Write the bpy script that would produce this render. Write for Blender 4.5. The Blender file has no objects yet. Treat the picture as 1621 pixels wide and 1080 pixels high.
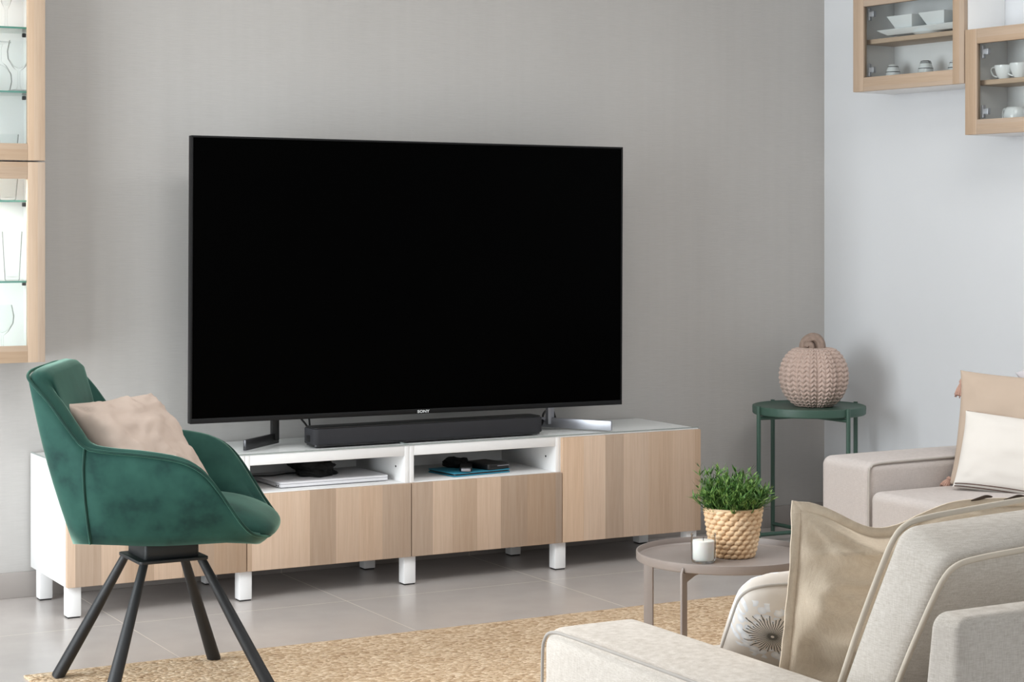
import bpy, bmesh, math, random
from mathutils import Vector, Matrix, noise as mnoise
random.seed(7)
PI = math.pi
S = bpy.context.scene
COL = S.collection

# ------------------------------------------------------------------ materials
def lin(c):
    return tuple(((x / 255) / 12.92 if x / 255 <= 0.04045 else ((x / 255 + 0.055) / 1.055) ** 2.4) for x in c) + (1.0,)

class NT:
    def __init__(s, name):
        s.m = bpy.data.materials.new(name); s.m.use_nodes = True
        s.t = s.m.node_tree; s.t.nodes.clear()
        s.out = s.n('ShaderNodeOutputMaterial')
    def n(s, t, **kw):
        o = s.t.nodes.new(t)
        for k, v in kw.items():
            setattr(o, k, v)
        return o
    def l(s, a, b): s.t.links.new(a, b)
    def val(s, sock, v):
        if hasattr(v, 'node'): s.l(v, sock)
        else: sock.default_value = v
    def math(s, op, a, b=0.0, c=0.0):
        o = s.n('ShaderNodeMath', operation=op)
        for i, v in enumerate((a, b, c)): s.val(o.inputs[i], v)
        return o.outputs[0]
    def mix(s, f, a, b, mode='MIX'):
        o = s.n('ShaderNodeMix', data_type='RGBA', blend_type=mode)
        s.val(o.inputs[0], f); s.val(o.inputs[6], a); s.val(o.inputs[7], b)
        return o.outputs[2]
    def coord(s, kind='Object', scale=(1, 1, 1), rot=(0, 0, 0)):
        c = s.n('ShaderNodeTexCoord'); m = s.n('ShaderNodeMapping')
        m.inputs['Scale'].default_value = scale; m.inputs['Rotation'].default_value = rot
        s.l(c.outputs[kind], m.inputs[0]); return m.outputs[0]
    def noise(s, vec, scale, detail=3, rough=0.5):
        o = s.n('ShaderNodeTexNoise'); s.l(vec, o.inputs['Vector'])
        o.inputs['Scale'].default_value = scale; o.inputs['Detail'].default_value = detail
        o.inputs['Roughness'].default_value = rough
        return o.outputs['Fac']
    def ramp(s, f, stops):
        o = s.n('ShaderNodeValToRGB'); s.l(f, o.inputs[0])
        e = o.color_ramp.elements
        while len(e) < len(stops): e.new(0.5)
        for k, (p, c) in zip(e, stops): k.position = p; k.color = c
        return o.outputs[0]
    def bsdf(s, color=None, rough=0.5, metal=0.0, spec=0.5, **kw):
        b = s.n('ShaderNodeBsdfPrincipled')
        if color is not None: s.val(b.inputs['Base Color'], color)
        s.val(b.inputs['Roughness'], rough); s.val(b.inputs['Metallic'], metal)
        s.val(b.inputs['Specular IOR Level'], spec)
        for k, v in kw.items(): s.val(b.inputs[k], v)
        s.l(b.outputs[0], s.out.inputs[0]); s.b = b
        return b
    def bump(s, h, strength=0.2, dist=0.01):
        o = s.n('ShaderNodeBump'); o.inputs['Strength'].default_value = strength
        o.inputs['Distance'].default_value = dist
        s.l(h, o.inputs['Height']); s.l(o.outputs[0], s.b.inputs['Normal'])

M = {}
def simple(name, c, rough=0.5, metal=0.0, spec=0.5, var=0.04, scale=12, bump=0.0, bscale=200, **kw):
    t = NT(name); v = t.coord(); f = t.noise(v, scale, 4)
    a = lin(c); lo = tuple(x * (1 - var) for x in a[:3]) + (1,); hi = tuple(min(1, x * (1 + var)) for x in a[:3]) + (1,)
    t.bsdf(t.ramp(f, [(0.3, lo), (0.7, hi)]), rough, metal, spec, **kw)
    if bump: t.bump(t.noise(v, bscale, 2), bump, 0.002)
    M[name] = t.m; return t

simple('white_lacquer', (244, 244, 244), 0.5, spec=0.2, var=0.01)
simple('white_wall', (220, 222, 225), 0.9, var=0.015, scale=2, bump=0.08, bscale=120, spec=0.2)
simple('ceiling_paint', (238, 238, 236), 0.95, var=0.01, scale=2)
simple('black_plastic', (14, 14, 15), 0.45, var=0.1)
simple('black_metal', (26, 28, 31), 0.5, var=0.1, scale=30, bump=0.15, bscale=500)
simple('screen_black', (1, 1, 1), 0.3, spec=0.02, var=0.05)
simple('bezel_dark', (24, 24, 25), 0.45, spec=0.2, var=0.05)
simple('edge_grey', (150, 158, 156), 0.3, var=0.02)
simple('bar_cloth', (38, 38, 42), 0.8, var=0.06, bump=0.3, bscale=1500)
simple('silver_metal', (176, 177, 184), 0.42, 0.9, var=0.02)
simple('dark_steel', (70, 70, 72), 0.32, 0.9, var=0.03)
simple('chrome', (190, 190, 190), 0.15, 1.0, var=0.02)
simple('green_metal', (64, 92, 80), 0.45, var=0.03)
simple('taupe_metal', (146, 136, 131), 0.45, var=0.02)
simple('laptop_white', (232, 232, 236), 0.4, var=0.01)
simple('teal_cover', (48, 140, 168), 0.5, var=0.05)
simple('black_cloth', (9, 9, 10), 0.9, var=0.2, scale=60, bump=0.5, bscale=300)
simple('ceramic_white', (232, 236, 238), 0.12, var=0.01)
simple('ceramic_black', (30, 30, 34), 0.2, var=0.02)
simple('wax', (246, 245, 240), 0.6, var=0.01, **{'Subsurface Weight': 0.2})
simple('wick', (60, 50, 40), 0.9)
simple('soil', (40, 30, 24), 1.0, var=0.4, scale=90)
simple('blush_cotton', (194, 176, 164), 0.95, var=0.02, bump=0.25, bscale=900, spec=0.15)
simple('blush_rose', (186, 168, 152), 0.95, var=0.02, bump=0.25, bscale=900, spec=0.15)
simple('tassel_yarn', (182, 148, 134), 0.95, var=0.1, scale=80, spec=0.1)
simple('white_cotton', (220, 215, 209), 0.95, var=0.015, bump=0.25, bscale=900, spec=0.15)
simple('grey_cotton', (196, 192, 196), 0.95, var=0.02, bump=0.2, bscale=900, spec=0.1)
simple('stripe_thread', (104, 88, 82), 0.95, var=0.1, scale=300, spec=0.1)
simple('grey_piping', (178, 172, 166), 0.9, var=0.05, spec=0.2)
simple('beige_piping', (206, 196, 182), 0.9, var=0.05, spec=0.2)
simple('led', (255, 255, 255), 0.5)
simple('rubber', (30, 30, 30), 0.8)
simple('door_white', (235, 236, 238), 0.5, var=0.01)
simple('stem_brown', (150, 130, 118), 0.7, var=0.18, scale=60, bump=0.4, bscale=120)
simple('knit_taupe', (200, 178, 167), 0.75, var=0.05, scale=30, spec=0.3)
simple('dark_brown', (70, 58, 48), 0.9, var=0.2, scale=80)

def glass(name, tint, fres=0.12, mult=0.8):
    t = NT(name)
    tr = t.n('ShaderNodeBsdfTransparent'); tr.inputs[0].default_value = tint
    gl = t.n('ShaderNodeBsdfGlossy'); gl.inputs['Roughness'].default_value = 0.02
    lw = t.n('ShaderNodeLayerWeight'); lw.inputs[0].default_value = fres * 2
    mx = t.n('ShaderNodeMixShader')
    f = t.math('MULTIPLY', lw.outputs['Fresnel'], mult)
    t.l(f, mx.inputs[0]); t.l(tr.outputs[0], mx.inputs[1]); t.l(gl.outputs[0], mx.inputs[2])
    t.l(mx.outputs[0], t.out.inputs[0]); M[name] = t.m
glass('pane_glass', (0.985, 0.995, 0.99, 1), 0.1)
glass('bench_glass', (0.995, 1.0, 0.998, 1), 0.03, 0.2)
glass('clear_glass', (0.985, 0.99, 0.99, 1), 0.045)
glass('shelf_glass', (0.95, 0.985, 0.975, 1), 0.06)
simple('glass_edge', (92, 160, 146), 0.15, var=0.02)

def oak(name, vertical=True, tone=(206, 181, 159), dark=(184, 157, 134), plank=0.0, pscale=9.0):
    t = NT(name)
    sc = (1, 1, 0.035) if vertical else (0.035, 1, 1)
    v = t.coord('Object', sc)
    g = t.noise(v, 150, 5, 0.65)
    g2 = t.noise(v, 38, 3, 0.5)
    base = t.mix(t.ramp(g, [(0.2, (0, 0, 0, 1)), (0.85, (1, 1, 1, 1))]), lin(dark), lin(tone))
    base = t.mix(t.math('MULTIPLY', t.ramp(g2, [(0.42, (0, 0, 0, 1)), (0.75, (1, 1, 1, 1))]), 0.35), base, lin((206, 184, 164)))
    if plank:
        c = t.n('ShaderNodeTexCoord'); sx = t.n('ShaderNodeSeparateXYZ'); t.l(c.outputs['Object'], sx.inputs[0])
        oi = t.n('ShaderNodeObjectInfo')
        w = t.math('ADD', t.math('MULTIPLY', sx.outputs['X' if vertical else 'Z'], pscale), t.math('MULTIPLY', oi.outputs['Random'], 37.0))
        vo = t.n('ShaderNodeTexVoronoi', voronoi_dimensions='1D'); t.l(w, vo.inputs['W']); vo.inputs['Scale'].default_value = 1.0
        vo.inputs['Randomness'].default_value = 0.6
        sp = t.n('ShaderNodeSeparateColor'); t.l(vo.outputs['Color'], sp.inputs[0])
        k = t.math('ADD', t.math('MULTIPLY', t.math('FRACT', t.math('MULTIPLY', sp.outputs[0], 5.7)), plank), 1.0 - plank * 0.52)
        hs = t.n('ShaderNodeHueSaturation'); t.l(k, hs.inputs['Value']); t.l(base, hs.inputs['Color'])
        t.l(t.math('ADD', t.math('MULTIPLY', sp.outputs[1], 0.25), 0.88), hs.inputs['Saturation'])
        base = hs.outputs[0]
    t.bsdf(base, 0.55, spec=0.3); t.bump(g, 0.06, 0.002); M[name] = t.m
oak('oak_front', True, plank=0.43, pscale=10.5)
oak('oak_stile', True, (196, 174, 152), (178, 154, 133), plank=0.06, pscale=20)
oak('oak_rail', False, (196, 174, 152), (178, 154, 133), plank=0.10, pscale=45)

def wall_greige():
    t = NT('greige_wallpaper')
    v = t.coord('Object', (3, 1, 60)); v2 = t.coord('Object', (1, 1, 1)); v3 = t.coord('Object', (14, 1, 0.6))
    f = t.noise(v, 5, 4, 0.6); g = t.noise(v2, 1.5, 3); h = t.noise(v3, 2.0, 3)
    s = t.math('ADD', t.math('ADD', t.math('MULTIPLY', f, 0.48), t.math('MULTIPLY', g, 0.3)), t.math('MULTIPLY', h, 0.22))
    t.bsdf(t.ramp(s, [(0.3, lin((183, 180, 177))), (0.7, lin((194, 191, 188)))]), 0.85, spec=0.25)
    t.bump(f, 0.25, 0.002); M['greige_wallpaper'] = t.m
wall_greige()

def floor_tile():
    t = NT('taupe_tile')
    c = t.n('ShaderNodeTexCoord'); s = t.n('ShaderNodeSeparateXYZ'); t.l(c.outputs['Object'], s.inputs[0])
    def line(sock, off):
        u = t.math('FRACT', t.math('DIVIDE', t.math('SUBTRACT', sock, off), 0.754))
        d = t.math('MINIMUM', u, t.math('SUBTRACT', 1.0, u))
        return t.math('LESS_THAN', d, 0.0018)
    g = t.math('MAXIMUM', line(s.outputs['X'], 0.142 - 7.54), line(s.outputs['Y'], -0.585 - 15.08))
    v = t.coord('Object'); n1 = t.noise(v, 1.1, 4); n2 = t.noise(v, 9, 4)
    base = t.ramp(t.math('ADD', t.math('MULTIPLY', n1, 0.6), t.math('MULTIPLY', n2, 0.4)), [(0.35, lin((184, 177, 173))), (0.65, lin((195, 188, 184)))])
    t.bsdf(t.mix(g, base, lin((206, 196, 186))), t.math('ADD', 0.24, t.math('MULTIPLY', g, 0.4)), spec=0.5)
    M['taupe_tile'] = t.m
    t = NT('skirting_tile'); v = t.coord('Object')
    c = t.n('ShaderNodeTexCoord'); s = t.n('ShaderNodeSeparateXYZ'); t.l(c.outputs['Object'], s.inputs[0])
    u = t.math('FRACT', t.math('DIVIDE', t.math('ADD', s.outputs['X'], 7.54 - 0.142), 0.754))
    g = t.math('LESS_THAN', t.math('MINIMUM', u, t.math('SUBTRACT', 1.0, u)), 0.003)
    t.bsdf(t.mix(g, t.ramp(t.noise(v, 3, 3), [(0.35, lin((160, 153, 149))), (0.65, lin((170, 163, 158)))]), lin((190, 184, 176))), 0.4)
    M['skirting_tile'] = t.m
floor_tile()

def jute():
    t = NT('jute')
    v = t.coord('Object')
    vo = t.n('ShaderNodeTexVoronoi'); vo.inputs['Scale'].default_value = 1.0
    mp = t.coord('Object', (80, 130, 100)); t.l(mp, vo.inputs['Vector'])
    f = t.noise(v, 160, 3, 0.7); big = t.noise(v, 7, 3)
    sp = t.n('ShaderNodeSeparateColor'); t.l(vo.outputs['Color'], sp.inputs[0])
    k = t.math('ADD', t.math('MULTIPLY', sp.outputs[0], 0.5), t.math('ADD', t.math('MULTIPLY', f, 0.35), t.math('MULTIPLY', big, 0.15)))
    col = t.ramp(k, [(0.15, lin((146, 114, 84))), (0.36, lin((196, 166, 134))), (0.6, lin((216, 190, 160))), (0.85, lin((244, 224, 198)))])
    t.bsdf(col, 0.95, spec=0.1)
    h = t.math('SUBTRACT', t.math('MULTIPLY', f, 0.4), vo.outputs['Distance'])
    t.bump(h, 0.8, 0.006); M['jute'] = t.m
jute()

def velvet():
    t = NT('green_velvet')
    v = t.coord('Object'); n = t.noise(v, 7, 4, 0.6); n2 = t.noise(v, 22, 3)
    col = t.ramp(t.math('ADD', t.math('MULTIPLY', n, 0.75), t.math('MULTIPLY', n2, 0.25)), [(0.34, lin((14, 42, 40))), (0.47, lin((30, 66, 59))), (0.70, lin((42, 82, 72)))])
    t.bsdf(col, 0.75, spec=0.2, **{'Sheen Weight': 1.0, 'Sheen Roughness': 0.3})
    t.b.inputs['Sheen Tint'].default_value = lin((168, 205, 188))
    t.bump(t.noise(v, 400, 2), 0.05, 0.001); M['green_velvet'] = t.m
    t = NT('green_piping'); v = t.coord('Object')
    t.bsdf(t.ramp(t.noise(v, 20, 2), [(0.3, lin((16, 44, 39))), (0.7, lin((26, 60, 52)))]), 0.7, spec=0.2, **{'Sheen Weight': 0.7, 'Sheen Roughness': 0.4})
    t.b.inputs['Sheen Tint'].default_value = lin((130, 190, 165)); M['green_piping'] = t.m
velvet()

def linen(name, a, b, wrinkle=0.0):
    t = NT(name)
    v = t.coord('Object'); vh = t.coord('Object', (30, 30, 300)); vv = t.coord('Object', (300, 300, 30))
    f = t.noise(vh, 2.2, 3, 0.6); g = t.noise(vv, 2.2, 3, 0.6); big = t.noise(v, 5, 3)
    s = t.math('ADD', t.math('ADD', t.math('MULTIPLY', f, 0.46), t.math('MULTIPLY', g, 0.38)), t.math('MULTIPLY', big, 0.16))
    t.bsdf(t.ramp(s, [(0.36, lin(a)), (0.62, lin(b))]), 0.95, spec=0.15)
    t.bump(t.math('ADD', f, g), 0.3, 0.002); M[name] = t.m
linen('sofa_linen', (192, 183, 173), (221, 214, 206))
linen('far_linen', (188, 180, 176), (204, 196, 192))
linen('beige_linen', (220, 202, 180), (236, 221, 200))
linen('cushion_linen', (188, 180, 170), (216, 210, 203))

def flower_cloth():
    t = NT('flower_print')
    c = t.n('ShaderNodeTexCoord'); sx = t.n('ShaderNodeSeparateXYZ'); t.l(c.outputs['Object'], sx.inputs[0])
    x = t.math('SUBTRACT', sx.outputs['X'], -0.135); y = t.math('SUBTRACT', sx.outputs['Y'], 0.062)
    r = t.math('SQRT', t.math('ADD', t.math('MULTIPLY', x, x), t.math('MULTIPLY', t.math('MULTIPLY', y, y), 1.3)))
    a = t.math('ARCTAN2', y, x)
    nz = t.noise(t.coord('Object'), 60, 2)
    w = t.math('ADD', t.math('MULTIPLY', a, 44 / (2 * PI)), t.math('MULTIPLY', nz, 1.2))
    fr = t.math('ABSOLUTE', t.math('SUBTRACT', t.math('FRACT', w), 0.5))
    cell = t.math('FLOOR', w)
    wn = t.n('ShaderNodeTexWhiteNoise', noise_dimensions='1D'); t.l(cell, wn.inputs['W'])
    length = t.math('ADD', 0.038, t.math('MULTIPLY', wn.outputs['Value'], 0.022))
    stalk = t.math('MULTIPLY', t.math('LESS_THAN', fr, t.math('ADD', 0.09, t.math('DIVIDE', 0.0034, t.math('MAXIMUM', r, 0.004)))), t.math('MULTIPLY', t.math('LESS_THAN', r, length), t.math('GREATER_THAN', r, 0.003)))
    vo = t.n('ShaderNodeTexVoronoi'); vo.inputs['Scale'].default_value = 62
    t.l(t.coord('Object'), vo.inputs['Vector'])
    fl = t.math('MULTIPLY', t.math('LESS_THAN', vo.outputs['Distance'], 0.60), t.math('MULTIPLY', t.math('GREATER_THAN', r, t.math('SUBTRACT', length, 0.005)), t.math('LESS_THAN', r, t.math('ADD', length, 0.026))))
    big = t.noise(t.coord('Object'), 9, 3)
    base = t.ramp(big, [(0.35, lin((206, 197, 188))), (0.65, lin((228, 222, 215)))])
    col = t.mix(fl, base, t.mix(t.math('MULTIPLY', vo.outputs['Distance'], 1.2), lin((246, 246, 246)), lin((196, 200, 208))))
    col = t.mix(stalk, col, lin((96, 94, 88)))
    t.bsdf(col, 0.95, spec=0.1); t.bump(t.noise(t.coord('Object'), 700, 2), 0.15, 0.001)
    M['flower_print'] = t.m
flower_cloth()

def leaf():
    t = NT('leaf'); v = t.coord('Object')
    c = t.n('ShaderNodeTexCoord'); s = t.n('ShaderNodeSeparateXYZ'); t.l(c.outputs['Object'], s.inputs[0])
    n = t.noise(v, 60, 3)
    col = t.ramp(n, [(0.3, lin((40, 74, 34))), (0.5, lin((78, 118, 54))), (0.66, lin((140, 172, 92)))])
    t.bsdf(col, 0.5, spec=0.35, **{'Subsurface Weight': 0.0}); M['leaf'] = t.m
leaf()

def straw():
    t = NT('straw'); v = t.coord('Object', (1, 1, 1)); v2 = t.coord('Object', (1, 1, 6))
    n = t.noise(v2, 120, 4, 0.6); b = t.noise(v, 20, 3)
    col = t.ramp(t.math('ADD', t.math('MULTIPLY', n, 0.5), t.math('MULTIPLY', b, 0.5)), [(0.33, lin((212, 172, 130))), (0.52, lin((236, 204, 166))), (0.7, lin((248, 226, 196)))])
    t.bsdf(col, 0.75, spec=0.25); t.bump(n, 0.3, 0.002); M['straw'] = t.m
straw()

# ------------------------------------------------------------------ mesh builder
class MB:
    def __init__(s): s.v = []; s.f = []
    def add(s, vs, fs):
        o = len(s.v); s.v += [tuple(p) for p in vs]; s.f += [tuple(i + o for i in f) for f in fs]; return s
    def box(s, x0, y0, z0, x1, y1, z1):
        vs = [(x, y, z) for z in (z0, z1) for y in (y0, y1) for x in (x0, x1)]
        return s.add(vs, [(0, 2, 3, 1), (4, 5, 7, 6), (0, 1, 5, 4), (1, 3, 7, 5), (3, 2, 6, 7), (2, 0, 4, 6)])
    def prism(s, pts, axis, a, b):            # extrude a 2-D outline along an axis
        n = len(pts)
        def P(p, t): return {'x': (t, p[0], p[1]), 'y': (p[0], t, p[1]), 'z': (p[0], p[1], t)}[axis]
        vs = [P(p, a) for p in pts] + [P(p, b) for p in pts]
        fs = [tuple(range(n))[::-1], tuple(range(n, 2 * n))] + [(i, (i + 1) % n, n + (i + 1) % n, n + i) for i in range(n)]
        return s.add(vs, fs)
    def lathe(s, prof, seg=32, c=(0, 0, 0), cap=True):
        vs = []; fs = []; m = len(prof)
        for i in range(seg):
            a = 2 * PI * i / seg
            for r, z in prof: vs.append((c[0] + r * math.cos(a), c[1] + r * math.sin(a), c[2] + z))
        for i in range(seg):
            j = (i + 1) % seg
            for k in range(m - 1): fs.append((i * m + k, j * m + k, j * m + k + 1, i * m + k + 1))
        if cap:
            fs.append(tuple(i * m for i in range(seg))[::-1]); fs.append(tuple(i * m + m - 1 for i in range(seg)))
        return s.add(vs, fs)
    def tube(s, pts, r, seg=8, closed=False, cap=True, flat=1.0, ridge=0.0):
        pts = [Vector(p) for p in pts]; n = len(pts)
        rr = r if isinstance(r, (list, tuple)) else [r] * n
        vs = []; fs = []; prev = None
        for i, p in enumerate(pts):
            a = pts[(i - 1) % n] if (closed or i > 0) else p
            b = pts[(i + 1) % n] if (closed or i < n - 1) else p
            d = (b - a).normalized()
            if prev is None:
                u = d.orthogonal().normalized()
            else:
                u = (prev - d * prev.dot(d))
                u = u.normalized() if u.length > 1e-6 else d.orthogonal().normalized()
            prev = u; w = d.cross(u)
            for k in range(seg):
                t = 2 * PI * k / seg
                vs.append(p + (u * math.cos(t) + w * math.sin(t) * flat) * rr[i] * (1 + ridge * math.cos(6 * t)))
        for i in range(n if closed else n - 1):
            j = (i + 1) % n
            for k in range(seg):
                q = (k + 1) % seg
                fs.append((i * seg + k, i * seg + q, j * seg + q, j * seg + k))
        if cap and not closed:
            fs.append(tuple(range(seg))[::-1]); fs.append(tuple((n - 1) * seg + k for k in range(seg)))
        return s.add(vs, fs)
    def grid(s, rows, closeu=False, closev=False):
        n = len(rows); m = len(rows[0]); vs = [p for r in rows for p in r]; fs = []
        for i in range(n if closeu else n - 1):
            for k in range(m if closev else m - 1):
                fs.append((i * m + k, i * m + (k + 1) % m, ((i + 1) % n) * m + (k + 1) % m, ((i + 1) % n) * m + k))
        return s.add(vs, fs)
    def xf(s, mat):
        s.v = [tuple(mat @ Vector(p)) for p in s.v]; return s
    def build(s, name, mat, parent=None, bevel=0.0, smooth=35, seg=2, sub=0, loc=None):
        me = bpy.data.meshes.new(name); me.from_pydata(s.v, [], s.f)
        bm = bmesh.new(); bm.from_mesh(me)
        bmesh.ops.recalc_face_normals(bm, faces=bm.faces)
        if bevel:
            bmesh.ops.bevel(bm, geom=[e for e in bm.edges if e.is_manifold and e.calc_face_angle(0) > 0.5], offset=bevel, segments=seg, affect='EDGES', profile=0.5, clamp_overlap=True)
        bm.to_mesh(me); bm.free()
        me.shade_smooth()
        if smooth < 180: me.set_sharp_from_angle(angle=math.radians(smooth))
        me.materials.append(M[mat] if isinstance(mat, str) else mat)
        o = bpy.data.objects.new(name, me); COL.objects.link(o)
        if parent is not None: o.parent = parent
        if loc is not None: o.location = loc
        if sub:
            mo = o.modifiers.new('smooth', 'SUBSURF'); mo.levels = sub; mo.render_levels = sub
        return o

def box(*a): return MB().box(*a)
def tag(o, label=None, cat=None, group=None, kind=None):
    if label: o['label'] = label
    if cat: o['category'] = cat
    if group: o['group'] = group
    if kind: o['kind'] = kind
    return o
def thing(name, label, cat, loc=(0, 0, 0), rotz=0.0, group=None):
    o = bpy.data.objects.new(name, None); COL.objects.link(o); o.empty_display_size = 0.1
    o.location = loc; o.rotation_euler = (0, 0, rotz)
    return tag(o, label, cat, group)
def copy_thing(src, loc, rotz, label, group=None):
    r = src.copy(); COL.objects.link(r); r.location = loc; r.rotation_euler = (0, 0, rotz)
    r['label'] = label
    if group: r['group'] = group
    for ch in list(src.children):
        c = ch.copy(); COL.objects.link(c); c.parent = r
        for g in ch.children:
            d = g.copy(); COL.objects.link(d); d.parent = c
    return r
def catmull(pts, n):
    out = []; pts = [Vector(p) for p in pts]; m = len(pts)
    for i in range(n):
        t = i / (n - 1) * (m - 1); k = min(int(t), m - 2); f = t - k
        p0 = pts[max(k - 1, 0)]; p1 = pts[k]; p2 = pts[k + 1]; p3 = pts[min(k + 2, m - 1)]
        out.append(0.5 * ((2 * p1) + (p2 - p0) * f + (2 * p0 - 5 * p1 + 4 * p2 - p3) * f * f + (3 * p1 - p0 - 3 * p2 + p3) * f ** 3))
    return out
def rrect(x0, y0, x1, y1, r, n=5):
    pts = []
    for cx, cy, a0 in ((x1 - r, y1 - r, 0), (x0 + r, y1 - r, 90), (x0 + r, y0 + r, 180), (x1 - r, y0 + r, 270)):
        for k in range(n + 1):
            a = math.radians(a0 + 90 * k / n); pts.append((cx + r * math.cos(a), cy + r * math.sin(a)))
    return pts

# ------------------------------------------------------------------ camera
CAM = (-1.665, -6.4007, 1.2432); FPX = 3036.54; YAW = 0.5009; HOR = 355.4
cd = bpy.data.cameras.new('camera'); co = bpy.data.objects.new('camera', cd); COL.objects.link(co)
co.location = CAM; co.rotation_euler = (PI / 2, 0, -YAW)
cd.sensor_width = 36.0; cd.sensor_fit = 'HORIZONTAL'; cd.lens = FPX * 36.0 / 1621
cd.shift_y = -(540 - HOR) / 1621
cd.clip_start = 0.05; cd.clip_end = 100
S.camera = co

# ------------------------------------------------------------------ room
CX = 3.326                                   # the corner of the two walls
TH = math.radians(-85.0)                     # direction of the right wall seen from the corner
D = Vector((math.cos(TH), math.sin(TH), 0)); NIN = Vector((math.sin(TH), -math.cos(TH), 0))  # along the wall, into the room
H = 2.75; XL = -2.35; YB = -9.0
rw = Vector((CX, 0, 0)) + D * 9.1
def struct(o, label=None): return tag(o, label, None, None, 'structure')
fl = MB().add([(XL - .15, .15, 0), (CX + .15, .15, 0), (rw.x + .4, YB - .15, 0), (XL - .15, YB - .15, 0), (XL - .15, .15, -.1), (CX + .15, .15, -.1), (rw.x + .4, YB - .15, -.1), (XL - .15, YB - .15, -.1)],
              [(3, 2, 1, 0), (4, 5, 6, 7), (0, 1, 5, 4), (1, 2, 6, 5), (2, 3, 7, 6), (3, 0, 4, 7)])
struct(fl.build('floor', 'taupe_tile'), 'large taupe porcelain floor tiles with pale grout')
ce = MB().add([(a, b, c + H + .1) for a, b, c in fl.v], fl.f)
struct(ce.build('ceiling', 'ceiling_paint'), 'plain white ceiling')
struct(box(XL - .15, 0, 0, CX + .12, .15, H).build('wall_back', 'greige_wallpaper'), 'greige textured wallpaper wall behind the television')
wr = box(0, 0, 0, 9.2, .15, H).build('wall_right', 'white_wall'); wr.location = (CX, 0, 0); wr.rotation_euler = (0, 0, TH)
struct(wr, 'cool white painted wall beside the far sofa')
wl = MB(); wy0, wy1, wz0, wz1 = -3.0, -0.55, 0.06, 2.5
wl.box(XL - .15, wy1, 0, XL, 0, H).box(XL - .15, YB, 0, XL, wy0, H).box(XL - .15, wy0, wz1, XL, wy1, H).box(XL - .15, wy0, 0, XL, wy1, wz0)
struct(wl.build('wall_left', 'white_wall'), 'white wall around the wide window')
bx0, bx1 = -1.6, 2.6
wf = MB(); wf.box(XL, YB - .15, 0, bx0, YB, H).box(bx1, YB - .15, 0, rw.x + .2, YB, H).box(bx0, YB - .15, wz1, bx1, YB, H)
struct(wf.build('wall_front', 'white_wall'), 'white wall behind the viewer')
w1 = MB()
for k in range(4):
    y = wy0 + (wy1 - wy0) * k / 3; w1.box(XL - .1, y - .03, wz0, XL - .04, y + .03, wz1)
w1.box(XL - .1, wy0, wz0, XL - .04, wy1, wz0 + .05).box(XL - .1, wy0, wz1 - .05, XL - .04, wy1, wz1)
w1o = struct(w1.build('window_1', 'white_lacquer'), 'wide white-framed window on the left')
struct(box(XL - .075, wy0, wz0, XL - .07, wy1, wz1).build('pane', 'pane_glass', w1o))
w2 = MB()  # unseen window, added so fill light enters from behind the viewer
for k in range(4):
    x = bx0 + (bx1 - bx0) * k / 3; w2.box(x - .03, YB - .1, 0, x + .03, YB - .04, wz1)
w2.box(bx0, YB - .1, 0, bx1, YB - .04, .05).box(bx0, YB - .1, wz1 - .05, bx1, YB - .04, wz1)
w2o = struct(w2.build('added_back_window', 'white_lacquer'), 'unseen white-framed window added behind the viewer for fill light')
struct(box(bx0, YB - .075, 0, bx1, YB - .07, wz1).build('pane', 'pane_glass', w2o))
struct(box(XL, -.012, 0, CX, 0, .085).build('baseboard_back', 'skirting_tile', bevel=.002), 'taupe tile skirting along the greige wall')
br = box(0, -.012, 0, 9.0, 0, .085).build('baseboard_right', 'skirting_tile', bevel=.002); br.location = (CX, 0, 0); br.rotation_euler = (0, 0, TH)
struct(br, 'taupe tile skirting along the white wall')

# ------------------------------------------------------------------ light
def area(name, loc, rot, sx, sy, watts, color):
    l = bpy.data.lights.new(name, 'AREA'); l.shape = 'RECTANGLE'; l.size = sx; l.size_y = sy; l.energy = watts; l.color = color
    o = bpy.data.objects.new(name, l); COL.objects.link(o); o.location = loc; o.rotation_euler = rot; return o
area('daylight_left', (XL - .3, (wy0 + wy1) / 2, (wz0 + wz1) / 2), (0, -PI / 2, 0), wz1 - wz0, wy1 - wy0, 142, (0.93, 0.965, 1.0))
area('added_back_fill', ((bx0 + bx1) / 2, YB - .3, wz1 / 2), (PI / 2, 0, 0), bx1 - bx0, wz1, 42, (0.96, 0.98, 1.0))  # weak fill through the added window behind the viewer
for k, (lx, ly) in enumerate(((.2, -2.75), (2.1, -2.6))):  # unseen ceiling panels, added as overhead fill for floor, bench and back wall
    lt = thing('added_ceiling_light', ('unseen square ceiling panel added for overhead fill, over the left of the rug', 'unseen square ceiling panel added for overhead fill, over the coffee table')[k], 'lamp', (lx, ly, H), 0, 'added ceiling fill panels')
    MB().prism(rrect(-.5, -.5, .5, .5, .02), 'z', -.03, -.001).build('frame', 'white_lacquer', lt, bevel=.004)
    MB().prism(rrect(-.47, -.47, .47, .47, .015), 'z', -.034, -.0305).build('diffuser', 'led', lt)
    area('added_ceiling_fill', (lx, ly, H - .037), (0, 0, 0), .94, .94, 17, (1.0, .99, .975))
W = bpy.data.worlds.new('sky'); S.world = W; W.use_nodes = True
W.node_tree.nodes['Background'].inputs[0].default_value = (0.86, 0.92, 1.0, 1); W.node_tree.nodes['Background'].inputs[1].default_value = 0.5

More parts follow.
